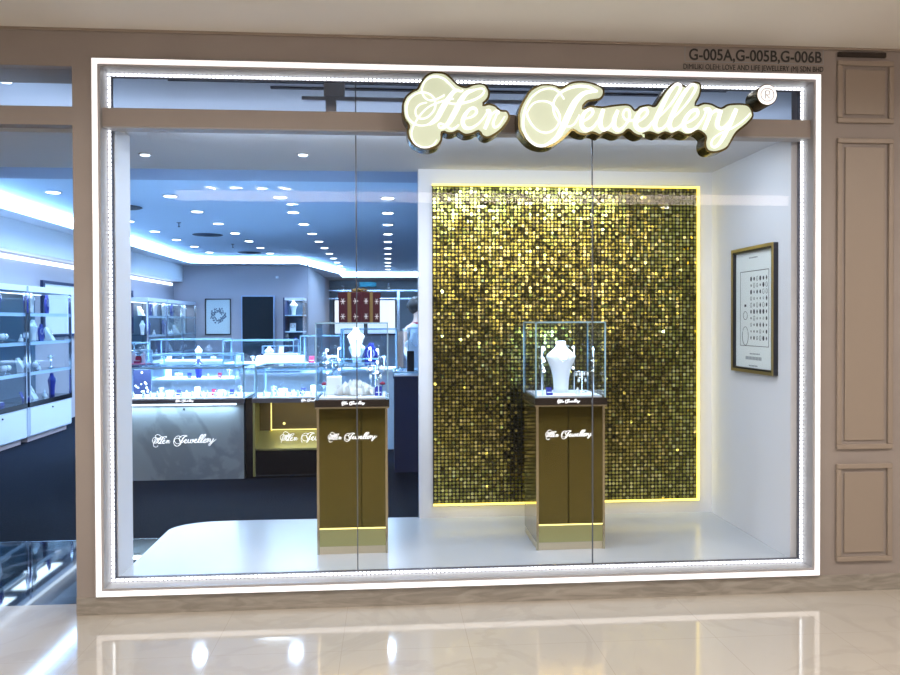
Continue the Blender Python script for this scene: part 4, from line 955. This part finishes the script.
# ---------------------------------------------------------------- shop assistant behind the navy counter
def skin_body(name, V, Ed, R, mat, parent, levels=2, root=0):
    me = bpy.data.meshes.new(name); me.from_pydata(V, Ed, []); me.materials.append(M[mat])
    o = bpy.data.objects.new(name, me); C.objects.link(o); o.parent = parent
    m = o.modifiers.new('Skin', 'SKIN'); m.use_smooth_shade = True
    bm = bmesh.new(); bm.from_mesh(me); ly = bm.verts.layers.skin.verify()
    for i, v in enumerate(bm.verts):
        r = R[i]; v[ly].radius = r if isinstance(r, tuple) else (r, r); v[ly].use_root = (i == root)
    bm.to_mesh(me); bm.free()
    sd = o.modifiers.new('Sub', 'SUBSURF'); sd.levels = levels; sd.render_levels = levels
    return o
t = thing('person', 'person with black hair, pale jacket and red collar standing beyond the navy counter', 'person', (.375, 5.85, 0), math.radians(40)); t.scale = (.985, .985, .985)
V = [(0, 0, .95), (0, .01, 1.12), (0, .01, 1.32), (0, .01, 1.44), (0, 0, 1.53), (0, -.01, 1.62), (0, -.012, 1.70), (0, -.005, 1.77),
     (.10, .01, 1.43), (.18, .01, 1.40), (.22, .02, 1.14), (.20, -.14, .98), (.18, -.22, .97), (-.10, .01, 1.43), (-.18, .01, 1.40), (-.22, .02, 1.14), (-.20, -.14, .98), (-.18, -.22, .97),
     (.09, 0, .90), (.10, 0, .50), (.10, .02, .09), (.10, -.10, .04), (-.09, 0, .90), (-.10, 0, .50), (-.10, .02, .09), (-.10, -.10, .04)]
Ed = [(0, 1), (1, 2), (2, 3), (3, 4), (4, 5), (5, 6), (6, 7), (3, 8), (8, 9), (9, 10), (10, 11), (11, 12), (3, 13), (13, 14), (14, 15), (15, 16), (16, 17), (0, 18), (18, 19), (19, 20), (20, 21), (0, 22), (22, 23), (23, 24), (24, 25)]
R = [(.15, .11), (.125, .09), (.15, .10), (.12, .08), .048, (.062, .07), (.078, .092), (.065, .08), .06, .055, .042, .032, .022, .06, .055, .042, .032, .022, .085, .058, .04, .032, .085, .058, .04, .032]
skin_body('body', V, Ed, R, 'skin', t)
mb = MB().lathe((0, 0, 0), [(.165, .86, .125), (.155, .95, .12), (.135, 1.1, .10), (.165, 1.3, .115), (.19, 1.40, .10), (.13, 1.47, .08), (.06, 1.50, .06)], 20).build('jacket', 'uniform', t, local=True)
mb = MB()
for s_ in (-1, 1):
    mb.tube([(s_ * .17, .01, 1.41), (s_ * .225, .02, 1.15), (s_ * .205, -.13, .99)], [.062, .05, .042], 10)
mb.build('sleeves', 'uniform', t, local=True)
mb = MB()
for s_ in (-1, 1): mb.tube([(s_ * .09, 0, .92), (s_ * .10, 0, .50), (s_ * .10, .01, .10)], [.098, .072, .06], 10)
mb.build('trousers', 'navy_panel', t, local=True)
mb = MB()
for s_ in (-1, 1): mb.box(s_ * .10 - .045, s_ * .10 + .045, -.17, .07, 0, .08, b=.025)
mb.build('shoes', 'black_gloss', t, local=True)
mb = MB().ball((0, .022, 1.722), .122, 14, (.92, 1.0, 1.0)).ball((0, .145, 1.72), .05, 10); mb.build('hair', 'hair', t, local=True)
mb = MB()
for k in range(3):
    mb.tube([((.075 + .006 * k) * math.cos(a * PI / 8), .0 + .07 * math.sin(a * PI / 8), 1.495 - .012 * k) for a in range(16)], .014, 6, True)
mb.prism([(-.03, 1.49), (.03, 1.49), (.055, 1.38), (-.02, 1.36)], -.12, -.10, 'y'); mb.build('collar', 'rose', t, local=True, label='red collar scarf')
mb = MB()
for s_ in (-1, 1): mb.ball((s_ * .03, -.085, 1.70), .012, 8, (1, .5, .6))
mb.build('eyes', 'ink', t, local=True)
mb = MB().ball((0, -.100, 1.672), .014, 8, (.8, 1, 1.3)); mb.build('nose', 'skin', t, local=True)
mb = MB().ball((0, -.085, 1.63), .02, 8, (1, .4, .3)); mb.build('mouth', 'rose', t, local=True)

# ================================================================ mall lamps (behind the camera, seen in reflections)
def mall_lamp(x, y, label, power, sq=False, group='mall ceiling downlights'):
    if sq:
        t = thing('square_spotlight', label, 'spotlight', (x, y, 2.985), 0, 'square mall spotlights')
        MB().box(x - .08, x + .08, y - .08, y + .08, 2.975, 2.985).build('housing', 'white_frame', t)
        MB().box(x - .065, x + .065, y - .065, y + .065, 2.965, 2.975).build('lens', 'mall_lamp_lens', t)
        area('mall_lamp', (x, y, 2.96), .1, power, WARM)
    else:
        downlight(x, y, 2.985, label, group, power, r=.06, col=WARM, lens='mall_lamp_lens', spread=170)
MP = 35
for x in (-3.6, -1.2, 1.2, 3.6, 6.0):
    mall_lamp(x, -1.9, 'warm mall ceiling downlight in the row near the shop front', MP)
    mall_lamp(x, -5.6, 'warm mall ceiling downlight in the row across the corridor', MP)
for x in (-1.93, -1.66, -1.38, -1.13): mall_lamp(x, -4.4, 'square mall ceiling spotlight in a row of four', 7, True)
t = thing('linear_light', 'long pinkish linear light across the mall ceiling behind the viewer', 'light', (1.1, -4.7, 2.985))
MB().box(-2.4, 4.95, -4.73, -4.67, 2.86, 2.985).build('housing', 'white_frame', t)
MB().box(-2.39, 4.94, -4.669, -4.664, 2.865, 2.98).build('diffuser', 'mall_strip', t)

# ---------------------------------------------------------------- world, camera, view
w = bpy.data.worlds.new('World'); bpy.context.scene.world = w; w.use_nodes = True
w.node_tree.nodes['Background'].inputs[0].default_value = (.6, .7, .9, 1); w.node_tree.nodes['Background'].inputs[1].default_value = .05
cd = bpy.data.cameras.new('camera'); cam = bpy.data.objects.new('camera', cd); C.objects.link(cam)
F_PX = 778.656; yaw, pit, rol = 0.0791072, -0.0125554, -0.0033145
cd.sensor_fit = 'HORIZONTAL'; cd.sensor_width = 36; cd.lens = F_PX / 900 * 36; cd.shift_y = -7 / 900; cd.clip_end = 100; cd.clip_start = .05
Fv = Vector((math.sin(yaw) * math.cos(pit), math.cos(yaw) * math.cos(pit), math.sin(pit))); Rv = Vector((math.cos(yaw), -math.sin(yaw), 0)); Uv = Rv.cross(Fv)
c_, s_ = math.cos(rol), math.sin(rol); R2 = Rv * c_ + Uv * s_; U2 = Uv * c_ - Rv * s_
cam.matrix_world = Matrix(((R2.x, U2.x, -Fv.x, 0), (R2.y, U2.y, -Fv.y, -4.0987), (R2.z, U2.z, -Fv.z, 1.5), (0, 0, 0, 1)))
sc = bpy.context.scene; sc.camera = cam
sc.view_settings.view_transform = 'Standard'; sc.view_settings.look = 'None'; sc.view_settings.gamma = 1; sc.view_settings.exposure = 0.0
sc.view_settings.use_curve_mapping = False
sc.cycles.use_denoising = True
sc.cycles.max_bounces = 14; sc.cycles.transparent_max_bounces = 40; sc.cycles.glossy_bounces = 6; sc.cycles.diffuse_bounces = 4
sc.cycles.sample_clamp_indirect = 8; sc.cycles.caustics_reflective = False; sc.cycles.caustics_refractive = False
